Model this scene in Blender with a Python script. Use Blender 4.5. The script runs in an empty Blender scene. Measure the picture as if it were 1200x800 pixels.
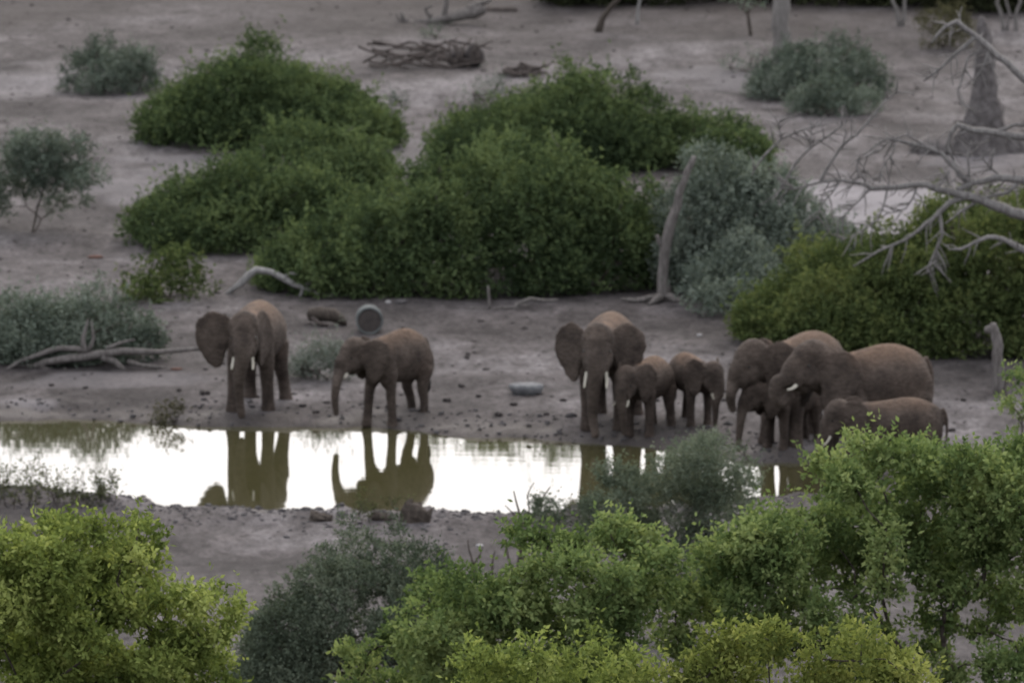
import bpy, math
import numpy as np
from mathutils import Vector, Matrix
from mathutils.bvhtree import BVHTree

# ------------------------------------------------------------------ camera, sky, sun, exposure
F = 12000.0            # focal length in pixels of the 1200 px wide photograph
H = 31.6               # camera height above the water
PITCH = math.radians(8.118)
scene = bpy.context.scene
col = scene.collection
cam_d = bpy.data.cameras.new('camera')
cam_d.sensor_width = 36.0
cam_d.lens = F / 1200.0 * 36.0
cam_d.clip_start = 1.0
cam_d.clip_end = 20000.0
cam_d.dof.use_dof = True
cam_d.dof.focus_distance = 127.0
cam_d.dof.aperture_fstop = 3.7
cam = bpy.data.objects.new('camera', cam_d)
cam.location = (0, 0, H)
cam.rotation_euler = (math.pi / 2 - PITCH, 0, 0)
col.objects.link(cam)
scene.camera = cam

SUN_AZ = math.radians(12.0)     # to the right of the view direction
SUN_EL = math.radians(40.0)
world = bpy.data.worlds.new('World')
scene.world = world
world.use_nodes = True
wn = world.node_tree.nodes
wl = world.node_tree.links
bgn = wn['Background']
sky = wn.new('ShaderNodeTexSky')
sky.sky_type = 'NISHITA'
sky.sun_disc = False
sky.sun_elevation = SUN_EL
sky.sun_rotation = SUN_AZ
sky.altitude = 600
sky.air_density = 0.7
sky.dust_density = 6.0
sky.ozone_density = 0.4
veil = wn.new('ShaderNodeMix')            # even, thin evening overcast over the whole dome
veil.data_type = 'RGBA'
veil.inputs[0].default_value = 0.65
veil.inputs[7].default_value = (5.95, 6.0, 6.2, 1.0)
wl.new(sky.outputs[0], veil.inputs[6])
wl.new(veil.outputs[2], bgn.inputs[0])
bgn.inputs[1].default_value = 0.15

sun_d = bpy.data.lights.new('sun', 'SUN')
sun_d.energy = 0.5
sun_d.angle = math.radians(60.0)
sun_d.color = (1.0, 0.94, 0.86)
sun = bpy.data.objects.new('sun', sun_d)
sdir = Vector((math.sin(SUN_AZ) * math.cos(SUN_EL), math.cos(SUN_AZ) * math.cos(SUN_EL), math.sin(SUN_EL)))
sun.rotation_euler = sdir.to_track_quat('Z', 'Y').to_euler()
sun.location = (0, 300, 80)
col.objects.link(sun)

vs = scene.view_settings
vs.view_transform = 'Standard'
vs.look = 'None'
vs.exposure = 1.12
vs.gamma = 1.0
scene.render.engine = 'CYCLES'
scene.cycles.use_denoising = True
scene.cycles.max_bounces = 6
scene.cycles.diffuse_bounces = 3
scene.cycles.transmission_bounces = 3
scene.cycles.transparent_max_bounces = 4

# ------------------------------------------------------------------ small helpers
RS = np.random.RandomState


def hash2(ix, iy, seed):
    h = (ix.astype(np.int64) * 374761393 + iy.astype(np.int64) * 668265263 + seed * 974634721) & 0x7fffffff
    h = ((h ^ (h >> 13)) * 1274126177) & 0x7fffffff
    h = h ^ (h >> 16)
    return (h & 0xffff) / 65535.0


def noise2(x, y, s, seed=0):
    x = np.asarray(x, float) / s + 1000.0
    y = np.asarray(y, float) / s + 1000.0
    ix = np.floor(x); iy = np.floor(y)
    fx = x - ix; fy = y - iy
    fx = fx * fx * (3 - 2 * fx); fy = fy * fy * (3 - 2 * fy)
    a = hash2(ix, iy, seed); b = hash2(ix + 1, iy, seed)
    c = hash2(ix, iy + 1, seed); d = hash2(ix + 1, iy + 1, seed)
    return (a + (b - a) * fx + (c - a) * fy + (a - b - c + d) * fx * fy) * 2 - 1


def smooth(a, b, x):
    t = np.clip((np.asarray(x, float) - a) / (b - a), 0, 1)
    return t * t * (3 - 2 * t)


CP, SP = math.cos(PITCH), math.sin(PITCH)


def ray(px, py):
    u = (px - 600.0) / F
    v = (400.0 - py) / F
    return np.array([u, CP + SP * v, -SP + CP * v])


def at_z(px, py, z=0.0):
    d = ray(px, py)
    t = (z - H) / d[2]
    return np.array([0, 0, H]) + d * t


def at_y(px, py, y):
    d = ray(px, py)
    t = y / d[1]
    return np.array([0, 0, H]) + d * t


def px_m(y):
    return F * 1.0 / (math.hypot(y, H))


# ------------------------------------------------------------------ pond outline and terrain height
POND_PX = [(-260, 478), (-120, 489), (0, 494), (70, 493), (150, 496), (240, 499.5), (340, 500), (430, 501), (500, 506), (560, 513),
           (640, 518), (700, 521), (770, 526), (850, 536), (905, 543), (960, 546), (992, 551), (1000, 560), (985, 574),
           (950, 584), (900, 590), (800, 600), (700, 606), (560, 609), (440, 607), (330, 605), (240, 602), (170, 594),
           (100, 584), (30, 578), (-60, 572), (-200, 562), (-300, 540), (-330, 505)]
POND = np.array([at_z(*p)[:2] for p in POND_PX])


def pond_dist(x, y):
    x = np.asarray(x, float); y = np.asarray(y, float)
    best = np.full(x.shape, 1e9)
    inside = np.zeros(x.shape, bool)
    n = len(POND)
    for i in range(n):
        ax, ay = POND[i]; bx, by = POND[(i + 1) % n]
        ex, ey = bx - ax, by - ay
        t = np.clip(((x - ax) * ex + (y - ay) * ey) / (ex * ex + ey * ey), 0, 1)
        best = np.minimum(best, np.hypot(x - ax - t * ex, y - ay - t * ey))
        cond = ((ay > y) != (by > y))
        xi = ax + (y - ay) / (by - ay if by != ay else 1e-9) * ex
        inside ^= cond & (x < xi)
    return np.where(inside, -best, best)


def terrain(x, y, full=False):
    x = np.asarray(x, float); y = np.asarray(y, float)
    d = pond_dist(x, y)
    near = (np.abs(d) < 8)
    d = d + near * (0.30 * noise2(x, y, 1.5, 3) + 0.16 * noise2(x, y, 0.45, 4))
    out = 0.215 * (1 - np.exp(-np.maximum(d, 0) / 0.7)) + 0.006 * np.minimum(np.maximum(d, 0), 80)
    inn = -0.6 * (1 - np.exp(np.minimum(d, 0) / 1.3))
    z = np.where(d > 0, out, inn)
    nearside = smooth(204, 199, y)
    berm = nearside * np.exp(-((d - 1.7) / 1.3) ** 2)
    z = z + 0.15 * berm
    clod = np.exp(-((d - 0.9) / 1.3) ** 2) * (d > -0.3)
    z = z + clod * (0.05 * np.maximum(noise2(x, y, 0.33, 7), 0) + 0.045 * noise2(x, y, 0.8, 8)) * (1 + 1.2 * nearside)
    far = smooth(0.5, 6, d)
    z = z + far * (0.05 * noise2(x, y, 2.1, 11) + 0.02 * noise2(x, y, 0.6, 12) + 0.14 * smooth(225, 245, y) * noise2(x, y, 8, 13))
    hill = np.clip(179.0 - y, 0, 185)
    z = z + 0.13 * hill * smooth(0, 12, hill) + np.where(hill > 0, 0.25 * smooth(5, 30, hill) * noise2(x, y, 11, 14), 0)
    return (z, d) if full else z


def gz(x, y):
    return float(terrain(np.array([x]), np.array([y]))[0])


def ground(px, py):
    p = at_z(px, py, 0.2)
    for _ in range(12):
        p = at_z(px, py, gz(p[0], p[1]))
    return p


# ------------------------------------------------------------------ mesh helpers
def new_mesh(name, V, Fc, mat=None, smooth_shade=True):
    me = bpy.data.meshes.new(name)
    me.from_pydata([tuple(v) for v in V], [], Fc)
    me.update()
    if mat:
        me.materials.append(mat)
    if smooth_shade:
        me.polygons.foreach_set('use_smooth', [True] * len(me.polygons))
    return me


def quad_mesh(name, V, attr=None, mat=None):
    """V: (n,4,3) separate quads, made fast."""
    n = len(V)
    me = bpy.data.meshes.new(name)
    me.vertices.add(n * 4)
    me.vertices.foreach_set('co', V.reshape(-1).astype(np.float32))
    me.loops.add(n * 4)
    me.loops.foreach_set('vertex_index', np.arange(n * 4, dtype=np.int32))
    me.polygons.add(n)
    me.polygons.foreach_set('loop_start', np.arange(n, dtype=np.int32) * 4)
    me.update(calc_edges=True)
    if attr is not None:
        a = me.attributes.new('leaf_tone', 'FLOAT', 'FACE')
        a.data.foreach_set('value', attr.astype(np.float32))
    if mat:
        me.materials.append(mat)
    return me


def link(name, me, parent=None, loc=None):
    o = bpy.data.objects.new(name, me)
    col.objects.link(o)
    if loc is not None:
        o.location = loc
    if parent is not None:
        o.parent = parent
    return o


def thing(name, label, cat, loc, group=None, rz=0.0):
    o = bpy.data.objects.new(name, None)
    o.empty_display_size = 0.2
    col.objects.link(o)
    o.location = loc
    o.rotation_euler = (0, 0, rz)
    o['label'] = label
    o['category'] = cat
    if group:
        o['group'] = group
    return o


def tag(o, label, cat, group=None):
    o['label'] = label
    o['category'] = cat
    if group:
        o['group'] = group
    return o


class MB:
    def __init__(self):
        self.V = []; self.F = []

    def add(self, V, Fc):
        k = len(self.V)
        self.V.extend([tuple(v) for v in V])
        self.F.extend([tuple(i + k for i in f) for f in Fc])

    def tube(self, P, R, sides=8, cap=True, wob=0.0, rng=None, sq=1.0):
        P = np.array(P, float); R = np.array(R, float)
        n = len(P)
        T = np.gradient(P, axis=0)
        T /= np.linalg.norm(T, axis=1)[:, None] + 1e-9
        ref = np.array([0.0, 0, 1]) if abs(T[0][2]) < 0.8 else np.array([0.0, 1, 0])
        u = np.cross(T[0], ref); u /= np.linalg.norm(u)
        V = []
        ang = np.arange(sides) / sides * 2 * math.pi
        for i in range(n):
            u = u - T[i] * np.dot(u, T[i]); u /= np.linalg.norm(u) + 1e-9
            w = np.cross(T[i], u)
            rr = R[i] * (1 + (wob * rng.uniform(-1, 1, sides) if wob else 0))
            ring = P[i] + np.outer(np.cos(ang) * rr, u) + np.outer(np.sin(ang) * rr * sq, w)
            V.extend(ring)
        Fc = []
        for i in range(n - 1):
            for j in range(sides):
                a = i * sides + j; b = i * sides + (j + 1) % sides
                Fc.append((a, b, b + sides, a + sides))
        if cap:
            V.append(P[0] - T[0] * R[0] * 0.4); V.append(P[-1] + T[-1] * R[-1] * 0.6)
            c0 = len(V) - 2; c1 = len(V) - 1
            for j in range(sides):
                Fc.append((c0, (j + 1) % sides, j))
                Fc.append((c1, (n - 1) * sides + j, (n - 1) * sides + (j + 1) % sides))
        self.add(V, Fc)

    def ellipsoid(self, c, r, nu=14, nv=9, M=None, noise=0.0, seed=0):
        V = []; Fc = []
        rs = RS(seed)
        for i in range(1, nv):
            th = math.pi * i / nv
            for j in range(nu):
                ph = 2 * math.pi * j / nu
                k = 1 + noise * rs.uniform(-1, 1)
                V.append(np.array([math.sin(th) * math.cos(ph) * r[0], math.sin(th) * math.sin(ph) * r[1], math.cos(th) * r[2]]) * k)
        V.append(np.array([0, 0, r[2]])); V.append(np.array([0, 0, -r[2]]))
        for i in range(nv - 2):
            for j in range(nu):
                a = i * nu + j; b = i * nu + (j + 1) % nu
                Fc.append((a, a + nu, b + nu, b))
        t = len(V) - 2; bt = len(V) - 1
        for j in range(nu):
            Fc.append((t, j, (j + 1) % nu))
            Fc.append((bt, (nv - 2) * nu + (j + 1) % nu, (nv - 2) * nu + j))
        V = np.array(V)
        if M is not None:
            V = V @ np.array(M).T
        self.add(V + np.array(c), Fc)

    def build(self, name, mat, parent=None, loc=None, smooth_shade=True):
        return link(name, new_mesh(name, self.V, self.F, mat, smooth_shade), parent, loc)


# ------------------------------------------------------------------ materials
def mat_base(name):
    m = bpy.data.materials.new(name)
    m.use_nodes = True
    nt = m.node_tree
    b = nt.nodes['Principled BSDF']
    return m, nt, b


def ramp(nt, stops):
    r = nt.nodes.new('ShaderNodeValToRGB')
    el = r.color_ramp.elements
    while len(el) < len(stops):
        el.new(0.5)
    for e, (p, c) in zip(el, stops):
        e.position = p
        e.color = (c[0], c[1], c[2], 1)
    return r


def tex(nt, scale, detail=4, rough=0.6, coord='Object', sc=(1, 1, 1)):
    tc = nt.nodes.new('ShaderNodeTexCoord')
    mp = nt.nodes.new('ShaderNodeMapping')
    mp.inputs['Scale'].default_value = sc
    n = nt.nodes.new('ShaderNodeTexNoise')
    n.inputs['Scale'].default_value = scale
    n.inputs['Detail'].default_value = detail
    n.inputs['Roughness'].default_value = rough
    nt.links.new(tc.outputs[coord], mp.inputs['Vector'])
    nt.links.new(mp.outputs['Vector'], n.inputs['Vector'])
    return n


def add_bump(nt, b, node_out, strength=0.5, dist=0.05):
    bp = nt.nodes.new('ShaderNodeBump')
    bp.inputs['Strength'].default_value = strength
    bp.inputs['Distance'].default_value = dist
    nt.links.new(node_out, bp.inputs['Height'])
    nt.links.new(bp.outputs['Normal'], b.inputs['Normal'])
    return bp


def mixc(nt, fac, a, b, mode='MIX'):
    m = nt.nodes.new('ShaderNodeMix')
    m.data_type = 'RGBA'
    m.blend_type = mode
    for sock, val in ((m.inputs[0], fac), (m.inputs[6], a), (m.inputs[7], b)):
        if hasattr(val, 'links'):
            nt.links.new(val, sock)
        elif isinstance(val, (int, float)):
            sock.default_value = val
        else:
            sock.default_value = (val[0], val[1], val[2], 1)
    return m.outputs[2]


def attr(nt, name):
    a = nt.nodes.new('ShaderNodeAttribute')
    a.attribute_name = name
    return a


def leaf_mat(name, stops, transl=0.35):
    m, nt, b = mat_base(name)
    a = attr(nt, 'leaf_tone')
    r = ramp(nt, stops)
    nt.links.new(a.outputs['Fac'], r.inputs[0])
    nt.nodes.remove(b)
    d = nt.nodes.new('ShaderNodeBsdfDiffuse')
    t = nt.nodes.new('ShaderNodeBsdfTranslucent')
    mx = nt.nodes.new('ShaderNodeMixShader')
    mx.inputs[0].default_value = transl
    nt.links.new(r.outputs[0], d.inputs['Color'])
    tint = mixc(nt, 1.0, r.outputs[0], (1.0, 1.0, 0.75), 'MULTIPLY')
    nt.links.new(tint, t.inputs['Color'])
    nt.links.new(d.outputs[0], mx.inputs[1])
    nt.links.new(t.outputs[0], mx.inputs[2])
    nt.links.new(mx.outputs[0], nt.nodes['Material Output'].inputs['Surface'])
    return m


def wood_mat(name, c1, c2, sc=(6, 6, 1.2)):
    m, nt, b = mat_base(name)
    n = tex(nt, 3.0, 5, 0.65, 'Object', sc)
    r = ramp(nt, [(0.3, c1), (0.7, c2)])
    nt.links.new(n.outputs['Fac'], r.inputs[0])
    nt.links.new(r.outputs[0], b.inputs['Base Color'])
    b.inputs['Roughness'].default_value = 0.9
    b.inputs['Specular IOR Level'].default_value = 0.15
    add_bump(nt, b, n.outputs['Fac'], 0.7, 0.03)
    return m


M = {}
M['green'] = leaf_mat('bush_green_leaves', [(0.0, (0.034, 0.050, 0.026)), (0.5, (0.070, 0.100, 0.046)), (1.0, (0.130, 0.168, 0.074))])
M['bright'] = leaf_mat('bush_bright_leaves', [(0.0, (0.044, 0.060, 0.026)), (0.5, (0.086, 0.114, 0.044)), (1.0, (0.152, 0.176, 0.068))])
M['grey'] = leaf_mat('grey_green_leaves', [(0.0, (0.052, 0.066, 0.052)), (0.5, (0.108, 0.132, 0.104)), (1.0, (0.185, 0.212, 0.172))], 0.2)
M['silver'] = leaf_mat('silver_grey_leaves', [(0.0, (0.066, 0.082, 0.066)), (0.5, (0.135, 0.162, 0.132)), (1.0, (0.225, 0.255, 0.210))], 0.25)
M['pale'] = leaf_mat('pale_grey_leaves', [(0.0, (0.090, 0.105, 0.088)), (0.5, (0.150, 0.170, 0.145)), (1.0, (0.220, 0.240, 0.205))], 0.2)
M['acacia'] = leaf_mat('acacia_leaves', [(0.0, (0.056, 0.072, 0.050)), (0.5, (0.115, 0.140, 0.100)), (1.0, (0.190, 0.215, 0.155))], 0.25)
M['yellowgreen'] = leaf_mat('yellow_green_leaves', [(0.0, (0.088, 0.120, 0.034)), (0.5, (0.198, 0.246, 0.070)), (1.0, (0.340, 0.380, 0.126))], 0.4)
M['yellow'] = leaf_mat('yellow_leaves', [(0.0, (0.086, 0.112, 0.032)), (0.5, (0.176, 0.208, 0.058)), (1.0, (0.290, 0.308, 0.100))], 0.4)
M['fresh'] = leaf_mat('fresh_green_leaves', [(0.0, (0.066, 0.100, 0.038)), (0.5, (0.146, 0.200, 0.074)), (1.0, (0.262, 0.312, 0.126))], 0.4)
M['reed'] = leaf_mat('reed_leaves', [(0.0, (0.035, 0.040, 0.022)), (0.5, (0.070, 0.080, 0.040)), (1.0, (0.110, 0.115, 0.060))], 0.25)
M['olive'] = leaf_mat('olive_brown_leaves', [(0.0, (0.038, 0.036, 0.022)), (0.5, (0.070, 0.068, 0.038)), (1.0, (0.110, 0.105, 0.060))], 0.2)
M['thicket'] = leaf_mat('thicket_leaves', [(0.0, (0.020, 0.022, 0.014)), (0.5, (0.036, 0.042, 0.022)), (1.0, (0.060, 0.066, 0.034))], 0.2)
M['bark'] = wood_mat('dark_bark', (0.030, 0.024, 0.020), (0.085, 0.070, 0.058))
M['dead'] = wood_mat('bleached_dead_wood', (0.065, 0.057, 0.052), (0.19, 0.172, 0.160))
M['deadpale'] = wood_mat('pale_grey_dead_wood', (0.085, 0.078, 0.073), (0.25, 0.235, 0.222))
M['deadbrown'] = wood_mat('brown_dead_wood', (0.038, 0.031, 0.028), (0.11, 0.092, 0.082))
M['pale_trunk'] = wood_mat('pale_bark', (0.10, 0.091, 0.084), (0.21, 0.195, 0.182))
M['whitewood'] = wood_mat('white_dead_wood', (0.13, 0.124, 0.118), (0.32, 0.305, 0.29))


def ground_mat():
    m, nt, b = mat_base('dry_soil')
    big = tex(nt, 0.2, 5, 0.62, 'Object', (0.9, 0.8, 1))
    mid = tex(nt, 1.3, 6, 0.68, 'Object', (1, 0.4, 1))
    fine = tex(nt, 7.0, 6, 0.75, 'Object', (1, 0.4, 1))
    r1 = ramp(nt, [(0.37, (0.037, 0.032, 0.031)), (0.50, (0.065, 0.057, 0.056)), (0.62, (0.108, 0.098, 0.099))])
    nt.links.new(big.outputs['Fac'], r1.inputs[0])
    r2 = ramp(nt, [(0.34, (0.45, 0.43, 0.42)), (0.52, (1, 1, 1)), (0.66, (1.45, 1.45, 1.46))])
    nt.links.new(mid.outputs['Fac'], r2.inputs[0])
    c = mixc(nt, 0.85, r1.outputs[0], r2.outputs[0], 'MULTIPLY')
    r3 = ramp(nt, [(0.34, (0.40, 0.38, 0.37)), (0.50, (1, 1, 1)), (0.68, (1.5, 1.5, 1.5))])
    nt.links.new(fine.outputs['Fac'], r3.inputs[0])
    c = mixc(nt, 0.75, c, r3.outputs[0], 'MULTIPLY')
    spots = tex(nt, 3.0, 4, 0.6, 'Object', (1, 0.4, 1))
    r4 = ramp(nt, [(0.33, (0.50, 0.48, 0.47)), (0.43, (1, 1, 1)), (0.72, (1.12, 1.12, 1.12))])
    nt.links.new(spots.outputs['Fac'], r4.inputs[0])
    c = mixc(nt, 0.8, c, r4.outputs[0], 'MULTIPLY')
    # pale washed silt, dark leaf litter and wet mud, each with a shape of its own
    pale = attr(nt, 'pale')
    c = mixc(nt, pale.outputs['Fac'], c, (0.190, 0.177, 0.183))
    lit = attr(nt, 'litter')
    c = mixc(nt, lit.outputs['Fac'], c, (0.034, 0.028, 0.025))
    wet = attr(nt, 'wet')
    c = mixc(nt, wet.outputs['Fac'], c, (0.042, 0.035, 0.032))
    nt.links.new(c, b.inputs['Base Color'])
    mr = nt.nodes.new('ShaderNodeMapRange')
    mr.inputs[3].default_value = 0.95
    mr.inputs[4].default_value = 0.62
    nt.links.new(wet.outputs['Fac'], mr.inputs[0])
    nt.links.new(mr.outputs[0], b.inputs['Roughness'])
    b.inputs['Specular IOR Level'].default_value = 0.2
    ad = nt.nodes.new('ShaderNodeMath'); ad.operation = 'MULTIPLY_ADD'
    nt.links.new(fine.outputs['Fac'], ad.inputs[0]); ad.inputs[1].default_value = 0.4
    nt.links.new(mid.outputs['Fac'], ad.inputs[2])
    add_bump(nt, b, ad.outputs[0], 0.9, 0.12)
    return m


def water_mat():
    m, nt, b = mat_base('muddy_water')
    b.inputs['Base Color'].default_value = (0.052, 0.048, 0.022, 1)
    b.inputs['Roughness'].default_value = 0.03
    b.inputs['IOR'].default_value = 1.36
    n = tex(nt, 1.3, 3, 0.5, 'Object', (0.35, 1.6, 1))
    add_bump(nt, b, n.outputs['Fac'], 0.10, 0.02)
    return m


def skin_mat():
    m, nt, b = mat_base('elephant_skin')
    n1 = tex(nt, 2.2, 5, 0.65)
    n2 = tex(nt, 9, 6, 0.75, 'Object', (1, 1, 2.4))
    r1 = ramp(nt, [(0.34, (0.050, 0.038, 0.031)), (0.5, (0.086, 0.066, 0.054)), (0.66, (0.124, 0.097, 0.080))])
    nt.links.new(n1.outputs['Fac'], r1.inputs[0])
    dust = attr(nt, 'dust')
    md = nt.nodes.new('ShaderNodeMath'); md.operation = 'MULTIPLY_ADD'
    nt.links.new(n1.outputs['Fac'], md.inputs[0]); md.inputs[1].default_value = 1.2
    md.inputs[2].default_value = -0.62
    m2 = nt.nodes.new('ShaderNodeMath'); m2.operation = 'ADD'; m2.use_clamp = True
    nt.links.new(dust.outputs['Fac'], m2.inputs[0]); nt.links.new(md.outputs[0], m2.inputs[1])
    m3 = nt.nodes.new('ShaderNodeMath'); m3.operation = 'MULTIPLY'; m3.use_clamp = True
    nt.links.new(m2.outputs[0], m3.inputs[0]); nt.links.new(dust.outputs['Fac'], m3.inputs[1])
    c = mixc(nt, m3.outputs[0], r1.outputs[0], (0.168, 0.110, 0.076))
    r2 = ramp(nt, [(0.36, (0.58, 0.57, 0.56)), (0.58, (1.15, 1.15, 1.15))])
    nt.links.new(n2.outputs['Fac'], r2.inputs[0])
    c = mixc(nt, 0.8, c, r2.outputs[0], 'MULTIPLY')
    nt.links.new(c, b.inputs['Base Color'])
    b.inputs['Roughness'].default_value = 0.85
    b.inputs['Specular IOR Level'].default_value = 0.2
    add_bump(nt, b, n2.outputs['Fac'], 1.0, 0.10)
    return m


def plain_mat(name, c1, c2, scale=4, rough=0.8, metal=0.0):
    m, nt, b = mat_base(name)
    n = tex(nt, scale, 5, 0.65)
    r = ramp(nt, [(0.35, c1), (0.65, c2)])
    nt.links.new(n.outputs['Fac'], r.inputs[0])
    nt.links.new(r.outputs[0], b.inputs['Base Color'])
    b.inputs['Roughness'].default_value = rough
    b.inputs['Metallic'].default_value = metal
    b.inputs['Specular IOR Level'].default_value = 0.5 if rough < .6 else 0.15
    add_bump(nt, b, n.outputs['Fac'], 0.5, 0.02)
    return m


M['ground'] = ground_mat()
M['water'] = water_mat()
M['skin'] = skin_mat()
M['ivory'] = plain_mat('ivory', (0.34, 0.31, 0.25), (0.48, 0.45, 0.38), 3, 0.6)
M['eye'] = plain_mat('dark_eye', (0.010, 0.008, 0.006), (0.02, 0.015, 0.010), 3, 0.2)
M['tail_hair'] = plain_mat('tail_hair', (0.015, 0.013, 0.012), (0.03, 0.026, 0.024), 9, 0.9)
M['rock'] = plain_mat('grey_stone', (0.045, 0.041, 0.041), (0.105, 0.098, 0.097), 6, 0.9)
M['palestone'] = plain_mat('pale_stone', (0.22, 0.21, 0.205), (0.34, 0.325, 0.315), 6, 0.9)
M['mud'] = plain_mat('dark_mud', (0.026, 0.022, 0.021), (0.060, 0.052, 0.049), 5, 0.85)
M['termite'] = plain_mat('termite_earth', (0.052, 0.046, 0.044), (0.135, 0.122, 0.118), 6, 0.95)
M['drum'] = plain_mat('weathered_drum_steel', (0.075, 0.080, 0.078), (0.135, 0.143, 0.138), 5, 0.8, 0.0)
M['drum_end'] = plain_mat('rusty_drum_end', (0.038, 0.033, 0.031), (0.068, 0.058, 0.053), 5, 0.85)
M['slab'] = plain_mat('pale_slab', (0.085, 0.086, 0.090), (0.19, 0.19, 0.192), 4, 0.95)
M['redleaf'] = plain_mat('red_rag', (0.075, 0.040, 0.031), (0.115, 0.060, 0.046), 8, 0.9)

# ------------------------------------------------------------------ ground and pond
def axis(core0, core1, step, lo, hi):
    a = list(np.arange(core0, core1 + 1e-6, step))
    s = step
    while a[-1] < hi:
        s *= 1.25
        a.append(a[-1] + s)
    s = step
    while a[0] > lo:
        s *= 1.25
        a.insert(0, a[0] - s)
    return np.array(a)


gx = axis(-16, 16, 0.15, -4000, 4000)
gy = np.concatenate([axis(176, 215, 0.16, -400, 0)[:0], axis(174, 214, 0.15, -300, 214), axis(214.22, 300, 0.22, 0, 9000)[axis(214.22, 300, 0.22, 0, 9000) > 214.1]])
gy = np.unique(gy[(gy >= -320)])
gy = gy[np.concatenate([[True], np.diff(gy) > 0.05])]
X, Y = np.meshgrid(gx, gy)
Zt, Dt = terrain(X.ravel(), Y.ravel(), True)
nx, ny = len(gx), len(gy)
V = np.stack([X.ravel(), Y.ravel(), Zt], 1)
idx = np.arange(nx * ny).reshape(ny, nx)
Q = np.stack([idx[:-1, :-1].ravel(), idx[:-1, 1:].ravel(), idx[1:, 1:].ravel(), idx[1:, :-1].ravel()], 1)
me = bpy.data.meshes.new('ground')
me.vertices.add(len(V)); me.vertices.foreach_set('co', V.ravel().astype(np.float32))
me.loops.add(len(Q) * 4); me.loops.foreach_set('vertex_index', Q.ravel().astype(np.int32))
me.polygons.add(len(Q)); me.polygons.foreach_set('loop_start', np.arange(len(Q), dtype=np.int32) * 4)
me.update(calc_edges=True)
me.polygons.foreach_set('use_smooth', np.ones(len(Q), bool))
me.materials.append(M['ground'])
xr, yr = X.ravel(), Y.ravel()
wet = smooth(1.5, 0.15, Dt + 0.5 * noise2(xr, yr, 0.7, 21) + 0.35 * noise2(xr, yr, 0.25, 22)) * 0.85
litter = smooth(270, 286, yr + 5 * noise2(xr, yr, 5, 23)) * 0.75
pale = np.zeros(len(xr))


def patch(px, py, wpx, hm, k, seed):
    global pale
    c = ground(px, py)
    rx = wpx / px_m(c[1]) / 2
    q = ((xr - c[0]) / rx) ** 2 + ((yr - c[1]) / hm) ** 2 + 0.6 * noise2(xr, yr, 1.6, seed) + 0.35 * noise2(xr, yr, 0.5, seed + 1)
    pale = np.maximum(pale, k * smooth(1.1, 0.3, q))


patch(1010, 245, 330, 7, 0.95, 31)
patch(210, 215, 260, 5, 0.4, 33)
patch(60, 95, 230, 4, 0.3, 35)
patch(480, 185, 90, 5, 0.4, 37)
patch(850, 92, 200, 3, 0.35, 39)
patch(130, 445, 260, 1.2, 0.3, 41)
patch(25, 478, 90, 1.0, 0.5, 43)
patch(215, 488, 70, 0.5, 0.5, 45)
patch(1160, 190, 160, 3, 0.35, 47)
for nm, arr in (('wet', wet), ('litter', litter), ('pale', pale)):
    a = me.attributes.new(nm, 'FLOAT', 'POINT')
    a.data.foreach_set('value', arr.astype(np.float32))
g = link('ground', me)
g['kind'] = 'structure'

cxy = POND.mean(0)
wv = [(cxy[0] + (p[0] - cxy[0]) * 1.06, cxy[1] + (p[1] - cxy[1]) * 1.25, 0.0) for p in POND]
wm = new_mesh('pond_water', [(cxy[0], cxy[1], 0.0)] + wv, [(0, 1 + (i + 1) % len(wv), 1 + i) for i in range(len(wv))], M['water'], False)
wm.flip_normals() if wm.polygons[0].normal.z < 0 else None
w = link('pond_water', wm)
w['kind'] = 'structure'

# ------------------------------------------------------------------ foliage
GB = 'dense green bushes behind the waterhole'


def unit(rs, n):
    v = rs.normal(size=(n, 3))
    return v / np.linalg.norm(v, axis=1)[:, None]


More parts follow.
